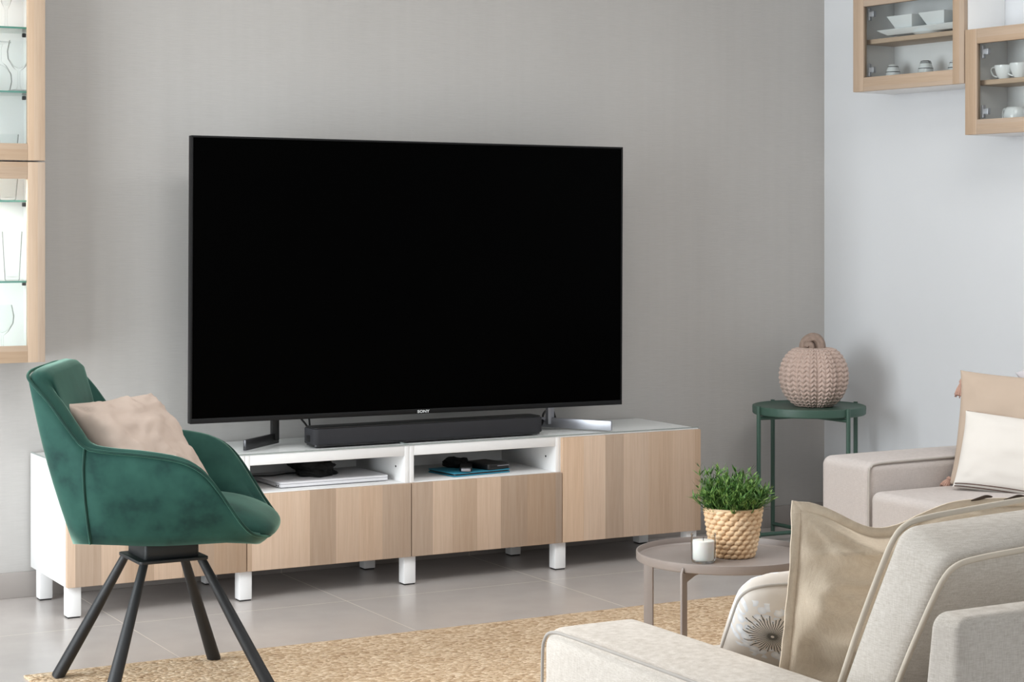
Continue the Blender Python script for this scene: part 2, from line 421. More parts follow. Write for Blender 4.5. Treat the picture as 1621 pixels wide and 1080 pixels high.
# ------------------------------------------------------------------ TV bench units
ZB, ZT = 0.10, 0.48; FY = -.430; PY = -.449
bench_labels = [
    'white bench cabinet with oak drawer and open slot, behind the green armchair',
    'white bench cabinet with oak drawer and open slot holding the laptop',
    'white bench cabinet with oak drawer and open slot holding the teal tablet',
    'white bench cabinet with full-height oak door, at the right end of the row']
def bench(i):
    x0 = 0.6 * i; u = thing('media_cabinet', bench_labels[i], 'cabinet', (x0, 0, 0), 0, 'cabinets of the media bench')
    c = MB(); t = .018
    c.box(.0005, FY, ZB, t, -.012, ZT).box(.6 - t, FY, ZB, .5995, -.012, ZT).box(t, FY, ZB, .6 - t, -.012, ZB + t).box(t, FY, ZT - .034, .6 - t, -.012, ZT)
    c.build('carcass', 'white_lacquer', u, bevel=.0012)
    bk = MB()
    if i < 3:
        bk.prism([(t, ZB + t), (.6 - t, ZB + t), (.6 - t, .412), (.42, .412), (.42, ZT - .034), (t, ZT - .034)], 'y', -.024, -.014)
        bk.build('back_panel', 'white_lacquer', u)
        box(t, FY, .342, .6 - t, -.025, .354).build('shelf', 'white_lacquer', u, bevel=.001)
        for xx in (t + .0005, .6 - t - .0005):
            for yy in (-.36, -.07): box(xx - .001, yy - .003, .40, xx + .001, yy + .003, .406).build('pin_hole', 'dark_steel', u)
        box(.0015, PY, ZB, .5985, FY - .001, .3525).build('drawer_front', 'oak_front', u, bevel=.0015)
    else:
        bk.box(t, -.024, ZB + t, .6 - t, -.014, ZT - .034).build('back_panel', 'white_lacquer', u)
        box(.0015, PY, ZB, .5985, FY - .001, ZT - .003).build('door', 'oak_front', u, bevel=.0015)
    def leg(x, y):
        b = box(x - .0225, y - .0225, .004, x + .0225, y + .0225, ZB).build('leg', 'white_lacquer', u, bevel=.004)
        MB().box(x - .019, y - .019, 0, x + .019, y + .019, .005).build('foot_pad', 'rubber', b)
    lx = [.03] if i == 0 else []
    lx.append(.6025 if i < 3 else .57)
    for x in lx:
        for y in (-.408, -.075): leg(x, y)
    return u
for i in range(4): bench(i)
for i, lab in enumerate(('clear glass sheet covering the left half of the white bench top', 'clear glass sheet covering the right half of the white bench top')):
    u = thing('glass_sheet', lab, 'glass sheet', (1.2 * i, 0, ZT), 0, 'glass sheets on the media bench')
    box(.001, -.432, .0015, 1.199, -.012, .0055).build('plate', 'bench_glass', u)
    box(.001, -.4327, .0015, 1.199, -.4321, .0055).build('front_edge', 'edge_grey', u)
    box(.0003, -.432, .0015, .0009, -.012, .0055).build('side_edge', 'edge_grey', u)
    for x in (.04, 1.16):
        for y in (-.40, -.04): MB().lathe([(.006, 0), (.006, .0014)], 10, (x, y, 0)).build('bumper', 'white_lacquer', u)
TOP = ZT + .0057

# ------------------------------------------------------------------ television
tv = thing('television', 'large black flat television with its screen off, standing on the white bench', 'television', (1.2947, -.3072, 0), -.0106)
tw, th_, tz = 1.6751, .9598, 1.0556
Rm = Matrix.Translation((0, 0, tz)) @ Matrix.Rotation(.0049, 4, 'Y')
b = box(-tw / 2, -.004, -th_ / 2, tw / 2, .022, th_ / 2).xf(Rm).build('housing', 'bezel_dark', tv, bevel=.002)
box(-tw / 2 + .007, -.0055, -th_ / 2 + .017, tw / 2 - .007, -.0035, th_ / 2 - .007).xf(Rm).build('screen', 'screen_black', tv)
bz = MB(); a_, b_ = tw / 2, th_ / 2
bz.box(-a_, -.0075, -b_, a_, -.004, -b_ + .017).box(-a_, -.0075, b_ - .006, a_, -.004, b_).box(-a_, -.0075, -b_ + .017, -a_ + .006, -.004, b_ - .006).box(a_ - .006, -.0075, -b_ + .017, a_, -.004, b_ - .006)
bz.xf(Rm).build('bezel', 'bezel_dark', tv, bevel=.001)
box(-.70, .0222, -.40, .70, .055, .30).xf(Rm).build('rear_cover', 'black_plastic', tv, bevel=.012)
cu = bpy.data.curves.new('logo', 'FONT'); cu.body = 'SONY'; cu.size = .0135; cu.extrude = .0004; cu.align_x = 'CENTER'; cu.space_character = 1.05; cu.offset = .0003
cob = bpy.data.objects.new('tmp_text', cu); COL.objects.link(cob); bpy.context.view_layer.update()
lm = bpy.data.meshes.new_from_object(cob); bpy.data.objects.remove(cob)
lm.transform(Rm @ Matrix.Translation((.018, -.0079, -th_ / 2 + .0035)) @ Matrix.Rotation(PI / 2, 4, 'X') @ Matrix.Scale(1.25, 4, (1, 0, 0)))
lm.materials.clear(); lm.materials.append(M['ceramic_white'])
lo = bpy.data.objects.new('logo', lm); COL.objects.link(lo); lo.parent = tv; lo['label'] = 'silver maker name on the lower bezel'
def tv_foot(tip, back, mat, post_y):
    p = Vector(tip) - Vector((1.2947, -.3072)); q = Vector(back) - Vector((1.2947, -.3072))
    d = (q - p).normalized(); n = Vector((-d.y, d.x)) * .0055
    f = MB().add([(v.x, v.y, z) for z in (TOP, TOP + .036) for v in (p - n, p + n, q + n, q - n)], [(0, 1, 2, 3), (7, 6, 5, 4), (0, 4, 5, 1), (1, 5, 6, 2), (2, 6, 7, 3), (3, 7, 4, 0)])
    o = f.build('foot', mat, tv, bevel=.0015)
    r = p + d * ((post_y - p.y) / d.y)
    box(r.x - .013, r.y - .010, TOP + .012, r.x + .013, r.y + .012, tz - th_ / 2 + .03).build('stand_post', 'black_plastic' if tip[0] < 1 else 'silver_metal', o, bevel=.002)
    return o
tv_foot((.632, -.350), (.815, -.182), 'dark_steel', .110); tv_foot((2.037, -.395), (1.845, -.092), 'silver_metal', .130)

# ------------------------------------------------------------------ soundbar
sb = thing('soundbar', 'long black soundbar under the television on the white bench', 'soundbar', (0, 0, TOP + .003))
x0, x1, y0, y1 = .872, 1.768, -.368, -.268
MB().prism(rrect(x0, y0, x1, y1, .02), 'z', .004, .058).build('body', 'bar_cloth', sb, bevel=.003)
MB().prism(rrect(x0 + .004, y0 + .004, x1 - .004, y1 - .004, .018), 'z', .0582, .0625).build('top_plate', 'black_plastic', sb, bevel=.0015)
MB().prism(rrect(x0 + .006, y0 + .006, x1 - .006, y1 - .006, .016), 'z', -.003, .0038).build('base', 'dark_steel', sb)
box(x0 - .0012, y0 + .035, .012, x0 + .001, y0 + .065, .034).build('port', 'black_plastic', sb)

# cables
def cable(name, pts, r, mat, label):
    o = MB().tube(catmull(pts, 40), r, 8).build(name, mat); return tag(o, label, 'cable')
cable('power_cable', [(1.80, -.215, TOP + .006), (1.86, -.19, TOP + .012), (1.91, -.12, TOP + .045), (1.97, -.08, TOP + .066), (2.0, -.03, TOP + .05), (2.02, -.02, TOP + .006)], .0045, 'black_plastic', 'black cable rising from the bench top behind the right end of the soundbar')
cable('power_cable', [(.90, -.262, TOP + .03), (.90, -.235, TOP + .06), (.90, -.18, TOP + .085), (.93, -.10, TOP + .11), (.98, -.05, TOP + .10), (1.0, -.03, TOP + .006)], .0035, 'black_plastic', 'thin black cable leaving the left end of the soundbar')

# ------------------------------------------------------------------ slot contents
SL = .3543
lp = thing('laptop', 'white closed laptop in the open slot of the bench', 'laptop', (.945, -.235, SL), .02)
MB().prism(rrect(-.20, -.135, .205, .135, .012), 'z', .003, .013).build('base', 'laptop_white', lp, bevel=.002)
MB().prism(rrect(-.20, -.135, .205, .135, .012), 'z', .0138, .021).build('lid', 'laptop_white', lp, bevel=.002)
for x in (-.17, .17):
    for y in (-.11, .11): MB().lathe([(.008, 0), (.008, .003)], 10, (x, y, 0)).build('rubber_foot', 'rubber', lp)
for y in (-.122, -.105): box(-.2012, y, .006, -.199, y + .008, .010).build('port', 'dark_steel', lp)
# crumpled black cloth pouch
def blob(name, rx, ry, rz, amp, seed, mat, n=36):
    m = MB(); rows = []
    for i in range(n + 1):
        t = PI * i / n; row = []
        for k in range(n * 2):
            p = 2 * PI * k / (n * 2)
            v = Vector((math.sin(t) * math.cos(p), math.sin(t) * math.sin(p), math.cos(t)))
            w = 1 + amp * (mnoise.noise(v * 1.7 + Vector((seed, 0, 0))) * 1.4 + 0.5 * mnoise.noise(v * 5 + Vector((0, seed, 0))))
            z = v.z * rz * w
            row.append((v.x * rx * w, v.y * ry * w, max(z, -rz * .55) + rz * .55))
        rows.append(row)
    return m.grid(rows, closev=True)
o = blob('cloth', .078, .07, .036, .33, 3.1, 'black_cloth').build('crumpled_cloth', 'black_cloth', smooth=180); o.location = (.925, -.235, SL + .0213)
tag(o, 'crumpled black cloth lying on the white laptop', 'cloth')
o = MB().tube(catmull([(-.22, .02, .0), (-.16, -.02, .001), (-.09, .01, .001), (-.04, .0, .001)], 24), .0025, 6).build('thin_cord', 'black_plastic'); o.location = (.935, -.20, SL + .0240)
tag(o, 'thin black cord trailing over the left side of the laptop lid', 'cord')
tb = thing('tablet', 'teal covered tablet lying in the right open slot', 'tablet', (1.505, -.29, SL), .12)
MB().prism(rrect(-.122, -.088, .122, .088, .012), 'z', 0, .0045).build('cover_back', 'teal_cover', tb, bevel=.0012)
MB().prism(rrect(-.119, -.085, .119, .085, .011), 'z', .0047, .0095).build('device', 'dark_steel', tb)
MB().prism(rrect(-.122, -.088, .122, .088, .012), 'z', .0097, .0135).build('cover_front', 'teal_cover', tb, bevel=.0012)
rc = thing('remote_control', 'flat black remote with a silver tip lying on the teal tablet', 'remote', (1.487, -.302, SL + .0138), math.radians(-118))
MB().prism(rrect(-.075, -.022, .085, .022, .012), 'z', 0, .017).build('body', 'black_plastic', rc, bevel=.004)
MB().prism(rrect(.0855, -.017, .0955, .017, .004), 'z', .003, .013).build('tip', 'silver_metal', rc, bevel=.001)
rc2 = thing('media_player', 'black slab-shaped gadget with a bright edge on the right of the teal tablet', 'gadget', (1.572, -.30, SL + .0138), math.radians(12))
MB().prism(rrect(-.05, -.07, .05, .07, .01), 'z', 0, .021).build('body', 'black_plastic', rc2, bevel=.004)
box(-.01, -.0712, .012, .045, -.0698, .0145).build('edge_strip', 'silver_metal', rc2)
o = blob('p', .05, .05, .022, .25, 9.0, 'black_cloth', 24).build('cloth_pouch', 'black_cloth', smooth=180); o.location = (1.493, -.215, SL + .0138)
tag(o, 'soft black pouch at the back of the teal tablet', 'pouch')

# ------------------------------------------------------------------ glass cabinets
def hinge(door, x, y, z):
    h = MB().prism([(x, z - .024), (x + .008, z - .024), (x + .008, z - .009), (x + .030, z - .012), (x + .032, z + .012), (x + .008, z + .009), (x + .008, z + .024), (x, z + .024)], 'y', y, y + .014)
    h.build('hinge', 'silver_metal', door, bevel=.002)
def glass_cabinet(label, loc, rotz, w, h, shelves, wood, group, hinges):
    u = thing('glass_cabinet', label, 'cabinet', loc, rotz, group)
    t = .018; d = .198
    c = MB(); c.box(0, -d, 0, t, -.001, h).box(w - t, -d, 0, w, -.001, h).box(t, -d, 0, w - t, -.001, t).box(t, -d, h - t, w - t, -.001, h)
    c.build('carcass', 'white_lacquer', u, bevel=.001)
    box(t, -.012, t, w - t, -.002, h - t).build('back_panel', 'door_white', u)
    for z in shelves:
        if wood: box(t + .001, -d + .024, z - .018, w - t - .001, -.013, z).build('shelf', 'oak_rail', u, bevel=.001)
        else:
            s = box(t + .004, -d + .02, z - .006, w - t - .004, -.013, z).build('glass_shelf', 'shelf_glass', u)
            box(t + .004, -d + .0192, z - .006, w - t - .004, -d + .0198, z).build('shelf_edge', 'glass_edge', s)
            for x in (t, w - t - .012):
                for y in (-d + .045, -.04): box(x, y - .006, z - .020, x + .012, y + .006, z - .0065).build('shelf_pin', 'dark_steel', s, bevel=.002)
    fw = .0575; y0, y1 = -.2195, -.2
    door = box(fw - .004, -.211, fw - .006, w - fw + .004, -.207, h - fw + .006).build('door_pane', 'pane_glass', u)
    for a0, a1 in ((.001, fw), (w - fw, w - .001)): box(a0, y0, .001, a1, y1, h - .001).build('door_stile', 'oak_stile', u, bevel=.0012)
    for a0, a1 in ((.001, fw - .002), (h - fw + .002, h - .001)): box(fw + .0003, y0 + .0002, a0, w - fw - .0003, y1, a1).build('door_rail', 'oak_rail', u, bevel=.0012)
    if hinges:
        for z in (.085, h - .085): hinge(u, fw + .004, -.198, z)
    return u
LCX = -.605
gcl = glass_cabinet('oak framed glass cabinet high on the left, lower of the two', (LCX, 0, .796), 0, .60, .650, [1.060 - .796, 1.322 - .796], False, 'left wall glass cabinets', False)
gcu = glass_cabinet('oak framed glass cabinet high on the left, upper of the two', (LCX, 0, 1.449), 0, .60, .650, [1.676 - 1.449, 1.884 - 1.449], False, 'left wall glass cabinets', False)
def wallp(s, y=0.0, z=0.0):                    # a point along the right wall
    p = Vector((CX, 0, z)) + D * s - NIN * y; return p
cabA_s, cabB_s = .399, .986
cA = glass_cabinet('oak framed glass cabinet on the white wall, holding white bowls and striped jars', wallp(cabA_s, 0, 1.763), TH, .584, .388, [.207], True, 'right wall glass cabinets', True)
cB = glass_cabinet('oak framed glass cabinet on the white wall, lower and holding white cups', wallp(cabB_s, 0, 1.572), TH, .60, .389, [.202], True, 'right wall glass cabinets', True)

# cabinet light strips (LED bars under the tops of the left cabinets)
def led(z, watts, lab):
    o = box(LCX + .08, -.19, z - .008, -.07, -.178, z).build('light_strip', 'white_lacquer'); tag(o, lab, 'lamp')
    l = area('strip_glow', ((LCX - .07) / 2, -.175, z - .012), (math.radians(-25), 0, 0), .45, .02, watts, (1.0, .97, .92))
    return o
led(1.449 + .632, 1.6, 'slim light strip under the top of the upper left glass cabinet')
led(.796 + .632, 4.5, 'slim light strip under the top of the lower left glass cabinet')

def glassware(prof, name, label, loc, foot=None, flip=False):
    u = thing(name, label, 'glass', loc, 0, 'glassware in the left cabinets')
    pr = [(r, z) for r, z in prof]
    if flip:
        hh = max(z for r, z in pr); pr = [(r, hh - z) for r, z in pr][::-1]
    MB().lathe(pr, 28, cap=False).build('bowl', 'clear_glass', u, smooth=60)
    return u
flute = [(.001, 0), (.03, 0), (.03, .003), (.006, .006), (.004, .02), (.004, .06), (.014, .08), (.022, .11), (.024, .15), (.022, .19), (.0208, .19), (.0228, .15), (.0208, .11), (.012, .083), (.001, .072)]
wine = [(.001, 0), (.034, 0), (.034, .003), (.008, .007), (.004, .02), (.004, .065), (.02, .078), (.036, .105), (.038, .13), (.031, .165), (.0298, .165), (.0368, .13), (.0348, .106), (.018, .081), (.001, .074)]
tumbler = [(.001, 0), (.024, 0), (.027, .004), (.033, .07), (.0318, .07), (.0262, .01), (.001, .008)]
tall = [(.001, 0), (.022, 0), (.024, .004), (.033, .16), (.0318, .16), (.0232, .012), (.001, .01)]
zsU = [1.449 + .018, 1.676, 1.884]; zsL = [.796 + .018, 1.060, 1.322]
glassware(flute, 'champagne_flute', 'champagne flute on the top glass shelf of the upper left cabinet', (-.105, -.11, zsU[2] + .0005))
glassware(wine, 'wine_glass', 'upturned wine glass on the middle glass shelf of the upper left cabinet', (-.118, -.085, zsU[1] + .0005), flip=True)
glassware(wine, 'wine_glass', 'wine glass standing upright on the middle shelf of the upper left cabinet', (-.075, -.155, zsU[1] + .0005))
glassware(tumbler, 'tumbler', 'short tumbler on the floor of the upper left cabinet', (-.10, -.12, zsU[0] + .0005))
glassware(tall, 'highball_glass', 'tall glass just under the top of the lower left cabinet', (-.095, -.09, zsL[2] + .0005), flip=False) if False else None
glassware(tumbler, 'tumbler', 'short tumbler on the top shelf of the lower left cabinet', (-.10, -.11, zsL[2] + .0005))
glassware(tall, 'highball_glass', 'tall glass on the middle shelf of the lower left cabinet', (-.088, -.12, zsL[1] + .0005))
glassware(wine, 'wine_glass', 'wine glass on the floor of the lower left cabinet', (-.115, -.10, zsL[0] + .0005))

# ------------------------------------------------------------------ crockery in the right cabinets
def onwall(name, label, cat, s, y, z, group=None, rot=0.0): return thing(name, label, cat, wallp(s, y, z), TH + rot, group)
zA = 1.763; zB = 1.572
pl = onwall('platter', 'long white platter under the two square bowls', 'platter', cabA_s + .300, -.09, zA + .2075)
MB().lathe([(.06, 0), (.075, .011)], 32).build('foot_ring', 'ceramic_white', pl)
MB().add([(-.185, -.055, 0), (.185, -.055, 0), (.185, .055, 0), (-.185, .055, 0), (-.225, -.075, .02), (.225, -.075, .02), (.225, .075, .02), (-.225, .075, .02),
          (-.222, -.072, .023), (.222, -.072, .023), (.222, .072, .023), (-.222, .072, .023), (-.183, -.053, .004), (.183, -.053, .004), (.183, .053, .004), (-.183, .053, .004)],
          [(3, 2, 1, 0), (0, 1, 5, 4), (1, 2, 6, 5), (2, 3, 7, 6), (3, 0, 4, 7), (4, 5, 9, 8), (5, 6, 10, 9), (6, 7, 11, 10), (7, 4, 8, 11), (8, 9, 13, 12), (9, 10, 14, 13), (10, 11, 15, 14), (11, 8, 12, 15), (12, 13, 14, 15)]).xf(Matrix.Translation((0, 0, .0112))).build('dish', 'ceramic_white', pl, bevel=.0015)
def sqbowl(label, s, y):
    u = onwall('square_bowl', label, 'bowl', s, y, zA + .2075 + .0158, 'square bowls on the platter')
    r0, r1, hh, t = .034, .068, .066, .005
    def ring(r, z): return [(-r, -r, z), (r, -r, z), (r, r, z), (-r, r, z)]
    vs = ring(r0, 0) + ring(r1, hh) + ring(r1 - t, hh) + ring(r0 - t, t)
    fs = [(3, 2, 1, 0)] + [(k, (k + 1) % 4, 4 + (k + 1) % 4, 4 + k) for k in range(4)] + [(4 + k, 4 + (k + 1) % 4, 8 + (k + 1) % 4, 8 + k) for k in range(4)] + [(8 + k, 8 + (k + 1) % 4, 12 + (k + 1) % 4, 12 + k) for k in range(4)] + [(12, 13, 14, 15)]
    MB().add(vs, fs).build('bowl_body', 'ceramic_white', u, bevel=.0015)
    return u
sqbowl('white square bowl nearer the corner on the long platter', cabA_s + .205, -.105)
sqbowl('white square bowl on the right of the long platter', cabA_s + .372, -.105)
def jar(label, s, y, stripes, k=1.0):
    u = onwall('striped_jar', label, 'jar', s, y, zA + .0183, 'striped jars in the glass cabinet')
    prof = [(.001, 0), (.020, 0), (.0245, .004), (.0265, .02), (.0265, .046), (.0245, .058), (.0215, .066), (.0205, .068), (.001, .068)]
    MB().lathe([(r * k, z * k) for r, z in prof], 32, cap=False).build('pot', 'ceramic_white', u, smooth=60)
    MB().lathe([(r * k, z * k) for r, z in [(.0208, .0685), (.0206, .071), (.017, .079), (.010, .084), (.001, .0852)]], 28, cap=False).build('lid', 'ceramic_white', u, smooth=60)
    for j in range(stripes):
        z = (.024 + .030 * j / max(1, stripes - 1)) * k
        rr = (.0269 if z < .05 * k else .0259) * k
        MB().lathe([(rr - .002, z), (rr, z + .0005), (rr, z + .0030), (rr - .002, z + .0035)], 32, cap=False).build('stripe', 'ceramic_black', u)
    for zz, r1_, r2_ in ((.0735, .0200, .0190),) + (((.079, .0178, .0162),) if stripes > 2 else ()):
        MB().lathe([((r1_ - .002) * k, zz * k), ((r1_ + .0006) * k, zz * k), ((r2_ + .0006) * k, (zz + .0026) * k), ((r2_ - .002) * k, (zz + .0026) * k)], 28, cap=False).build('stripe', 'ceramic_black', u)
    return u
jar('small white jar with two thin black lines, in the corner end of the glass cabinet', cabA_s + .10, -.10, 2, 1.09)
jar('white jar with several black stripes, in the middle of the glass cabinet', cabA_s + .28, -.105, 3, 1.12)
jar('striped jar half hidden by the right door stile of the glass cabinet', cabA_s + .425, -.10, 2)
def cup(label, s, y, z, rot, k=1.0):
    u = onwall('cup', label, 'cup', s, y, z, 'white cups in the lower glass cabinet', rot)
    prof = [(.001, 0), (.024, 0), (.025, .004), (.034, .018), (.042, .04), (.046, .066), (.0438, .066), (.0398, .04), (.032, .02), (.001, .008)]
    MB().lathe([(r * k, q * k) for r, q in prof], 36, cap=False).build('bowl', 'ceramic_white', u, smooth=60)
    MB().tube([(p.x * k, 0, p.z * k) for p in catmull([(-.042, 0, .054), (-.058, 0, .061), (-.071, 0, .054), (-.071, 0, .04), (-.058, 0, .022), (-.036, 0, .014)], 24)], .0042 * k, 8).build('handle', 'ceramic_white', u, smooth=180)
    return u
cup('white cup on the oak shelf, nearer the hinged side of the door', cabB_s + .100, -.118, zB + .2023, .15, .80)
cup('white cup on the oak shelf, in front and to the right of its twin', cabB_s + .178, -.122, zB + .2023, .1, .84)
su = onwall('sugar_pot', 'round white two-handled pot on the floor of the lower glass cabinet', 'pot', cabB_s + .135, -.095, zB + .0183); su.scale = (.95, .95, 1.25)
MB().lathe([(.001, 0), (.028, 0), (.030, .003), (.045, .02), (.049, .04), (.044, .058), (.038, .066), (.036, .066), (.042, .057), (.046, .04), (.042, .021), (.001, .006)], 36, cap=False).build('bowl', 'ceramic_white', su, smooth=60)
for sg in (-1, 1):
    MB().tube(catmull([(sg * .043, 0, .056), (sg * .058, 0, .062), (sg * .068, 0, .052), (sg * .064, 0, .032), (sg * .047, 0, .022)], 20), .004, 8).build('handle', 'ceramic_white', su, smooth=180)

# ------------------------------------------------------------------ rug
rg = MB(); nx, ny = 120, 90; X0, X1, Y0, Y1 = -.313, 2.12, -3.22, -1.145
def rz(x, y): return .0115 + .0012 * mnoise.noise(Vector((x * 9, y * 9, 0)))
rows = []
for i in range(nx + 1):
    x = X0 + (X1 - X0) * i / nx; row = []
    for k in range(ny + 1):
        y = Y0 + (Y1 - Y0) * k / ny
        ex = .004 * mnoise.noise(Vector((x * 14, y * 14, 3)))
        row.append((x + (ex if i in (0, nx) else 0), y + (ex if k in (0, ny) else 0), rz(x, y) if 0 < i < nx and 0 < k < ny else .007))
    rows.append(row)
rg.grid(rows)
e = [rows[i][0] for i in range(nx + 1)] + [rows[nx][k] for k in range(1, ny + 1)] + [rows[i][ny] for i in range(nx - 1, -1, -1)] + [rows[0][k] for k in range(ny - 1, 0, -1)]
rg.grid([e, [(x, y, .0005) for x, y, z in e]], closev=True)
tag(rg.build('jute_rug', 'jute', smooth=60), 'natural woven jute rug under the green armchair and the round table', 'rug')
RUG = .013

# ------------------------------------------------------------------ armchair
AC = (-.02, -1.455, 0); AR = math.radians(-27)
ch = thing('armchair', 'green velvet swivel armchair on splayed black legs', 'armchair', AC, AR)
rim_h = [(-.312, 0, .866), (-.313, .10, .866), (-.313, .18, .863), (-.307, .233, .853), (-.288, .257, .834), (-.246, .268, .790), (-.198, .276, .726), (-.157, .281, .680), (-.10, .285, .667), (-.01, .288, .659), (.085, .288, .643), (.140, .285, .615), (.178, .280, .572), (.211, .272, .522), (.240, .260, .478), (.262, .238, .452), (.280, .19, .438), (.289, .10, .424), (.292, 0, .420)]
bot_h = [(-.212, 0, .404), (-.212, .07, .406), (-.210, .14, .413), (-.202, .185, .421), (-.180, .218, .426), (-.15, .234, .428), (-.10, .240, .427), (-.04, .241, .424), (.03, .240, .423), (.10, .236, .425), (.16, .230, .428), (.20, .224, .428), (.23, .212, .425), (.252, .192, .420), (.264, .15, .412), (.268, .08, .403), (.269, 0, .400)]
NH = 60
rimc = catmull(rim_h, NH); botc = catmull(bot_h, NH)
full_r = [Vector((p.x, -p.y, p.z)) for p in rimc[::-1]][:-1] + rimc[:-1]
full_b = [Vector((p.x, -p.y, p.z)) for p in botc[::-1]][:-1] + botc[:-1]
N = len(full_r)
rows = []; pipe1 = []; pipe2 = []
for i in range(N):
    T = full_r[i]; Bp = full_b[i]
    m0 = full_r[(i - 1) % N]; m1 = full_r[(i + 1) % N]
    tan = Vector((m1.x - m0.x, m1.y - m0.y, 0))
    if tan.length < 1e-5: tan = Vector((0, 1, 0))
    inw = Vector((tan.y, -tan.x, 0)).normalized()
    cen = Vector((.03, 0, 0))
    if inw.dot(cen - Vector((T.x, T.y, 0))) < 0: inw = -inw
    inw = (inw * .6 + (cen - Vector((T.x, T.y, 0))).normalized() * .4).normalized()
    hgt = T.z - Bp.z
    th = .030 + .034 * min(1, max(0, (hgt - .03) / .25))
    row = []
    nseg = 9
    for k in range(nseg):
        f = k / (nseg - 1)
        p = Bp.lerp(T, f) - inw * ((.022 if T.x > -.15 else .022 - .012 * min(1, (-.15 - T.x) / .06)) * math.sin(PI * f) * min(1, hgt / .2))
        p.z = Bp.z + hgt * (f * .985)
        row.append(p)
    up = Vector((0, 0, 1))
    row.append(T + up * .004 + inw * .010)
    row.append(T + up * .010 + inw * th * .35)
    row.append(T + up * .008 + inw * th * .7)
    row.append(T - up * .006 + inw * th * .98)
    zin = max(.43, Bp.z + .02)
    Bi = Bp + inw * (th * .75)
    for f in (.2, .4, .6, .8, 1.0):
        q = (T + inw * th).lerp(Vector((Bi.x, Bi.y, min(zin, T.z - .02))), f)
        q += inw * .012 * math.sin(PI * f) * min(1, hgt / .2)
        row.append(q)
    rows.append(row)
    pipe1.append(T + up * .001 - inw * .001)
    pipe2.append(T - up * .013 + inw * .0005 - inw * (.026 * .08))
shell = MB().grid(rows, closeu=True)
m = len(rows[0])
shell.f.append(tuple(i * m for i in range(N)))
so = shell.build('shell', 'green_velvet', ch, smooth=180)
MB().tube(pipe1, .0042, 8, closed=True).build('piping', 'green_piping', so, smooth=180)
for sg in (-1, 1):   # seam where the side panel meets the back panel
    k = min(range(NH), key=lambda j: abs(rimc[j].x + .155)); 
    idx = (NH - 1 + k) % N if sg > 0 else (NH - 1 - k) % N
    pts = []
    for j in range(9):
        q = idx - sg * 4.5 * (1 - j / 8); i0 = math.floor(q); fq = q - i0
        pts.append(Vector(rows[i0 % N][j]).lerp(Vector(rows[(i0 + 1) % N][j]), fq) + Vector((0, sg * .001, 0)))
    MB().tube(pts, .0036, 8).build('piping', 'green_piping', so, smooth=180)
# seat cushion: soft superellipsoid
def soft(x0, x1, y0, y1, z0, z1, ex=4.0, ez=2.6, nu=64, nv=28, dome=0.0):
    cx, cy, cz = (x0 + x1) / 2, (y0 + y1) / 2, (z0 + z1) / 2; rx, ry, rzz = (x1 - x0) / 2, (y1 - y0) / 2, (z1 - z0) / 2
    def sp(v, e): return math.copysign(abs(v) ** e, v)
    rows = []
    for i in range(nv + 1):
        t = -PI / 2 + PI * i / nv; row = []
        for k in range(nu):
            p = 2 * PI * k / nu
            c = sp(math.cos(t), 2 / ez)
            x = rx * c * sp(math.cos(p), 2 / ex); y = ry * c * sp(math.sin(p), 2 / ex); z = rzz * sp(math.sin(t), 2 / ez)
            if dome and z > 0: z += dome * (1 - (x / rx) ** 2) * (1 - (y / ry) ** 2)
            row.append((cx + x, cy + y, cz + z))
        rows.append(row)
    return MB().grid(rows, closev=True)
seat = soft(-.235, .308, -.216, .216, .418, .514, 3.4, 2.4, dome=.008)
seat.v = [(x + (.012 if False else 0), y, z - (.030 * max(0, (x - .12) / .19) ** 2 if z > .44 else 0)) for x, y, z in seat.v]
seat.build('seat', 'green_velvet', ch, smooth=180)
# swivel and legs in world-aligned axes
Rb = Matrix.Rotation(-AR, 4, 'Z')
sw = MB(); sw.prism(rrect(-.095, -.095, .095, .095, .012), 'z', .354, .362); sw.xf(Rb)
swo = sw.build('swivel_plate', 'black_metal', ch, bevel=.001)
MB().prism(rrect(-.075, -.075, .075, .075, .01), 'z', .362, .402).xf(Rb).build('swivel_hub', 'black_metal', swo, bevel=.002)
for sx in (-1, 1):
    for sy in (-1, 1):
        p = Vector((sx * .078, sy * .078, .356)); q = Vector((sx * .222, sy * .222, RUG))
        lg = MB().tube([p, p.lerp(q, .5), q], [.0115, .0155, .0195], 20)
        lg.v = [(x, y, max(z, RUG)) for x, y, z in lg.v]
        lg.xf(Rb).build('leg', 'black_metal', ch, smooth=50)

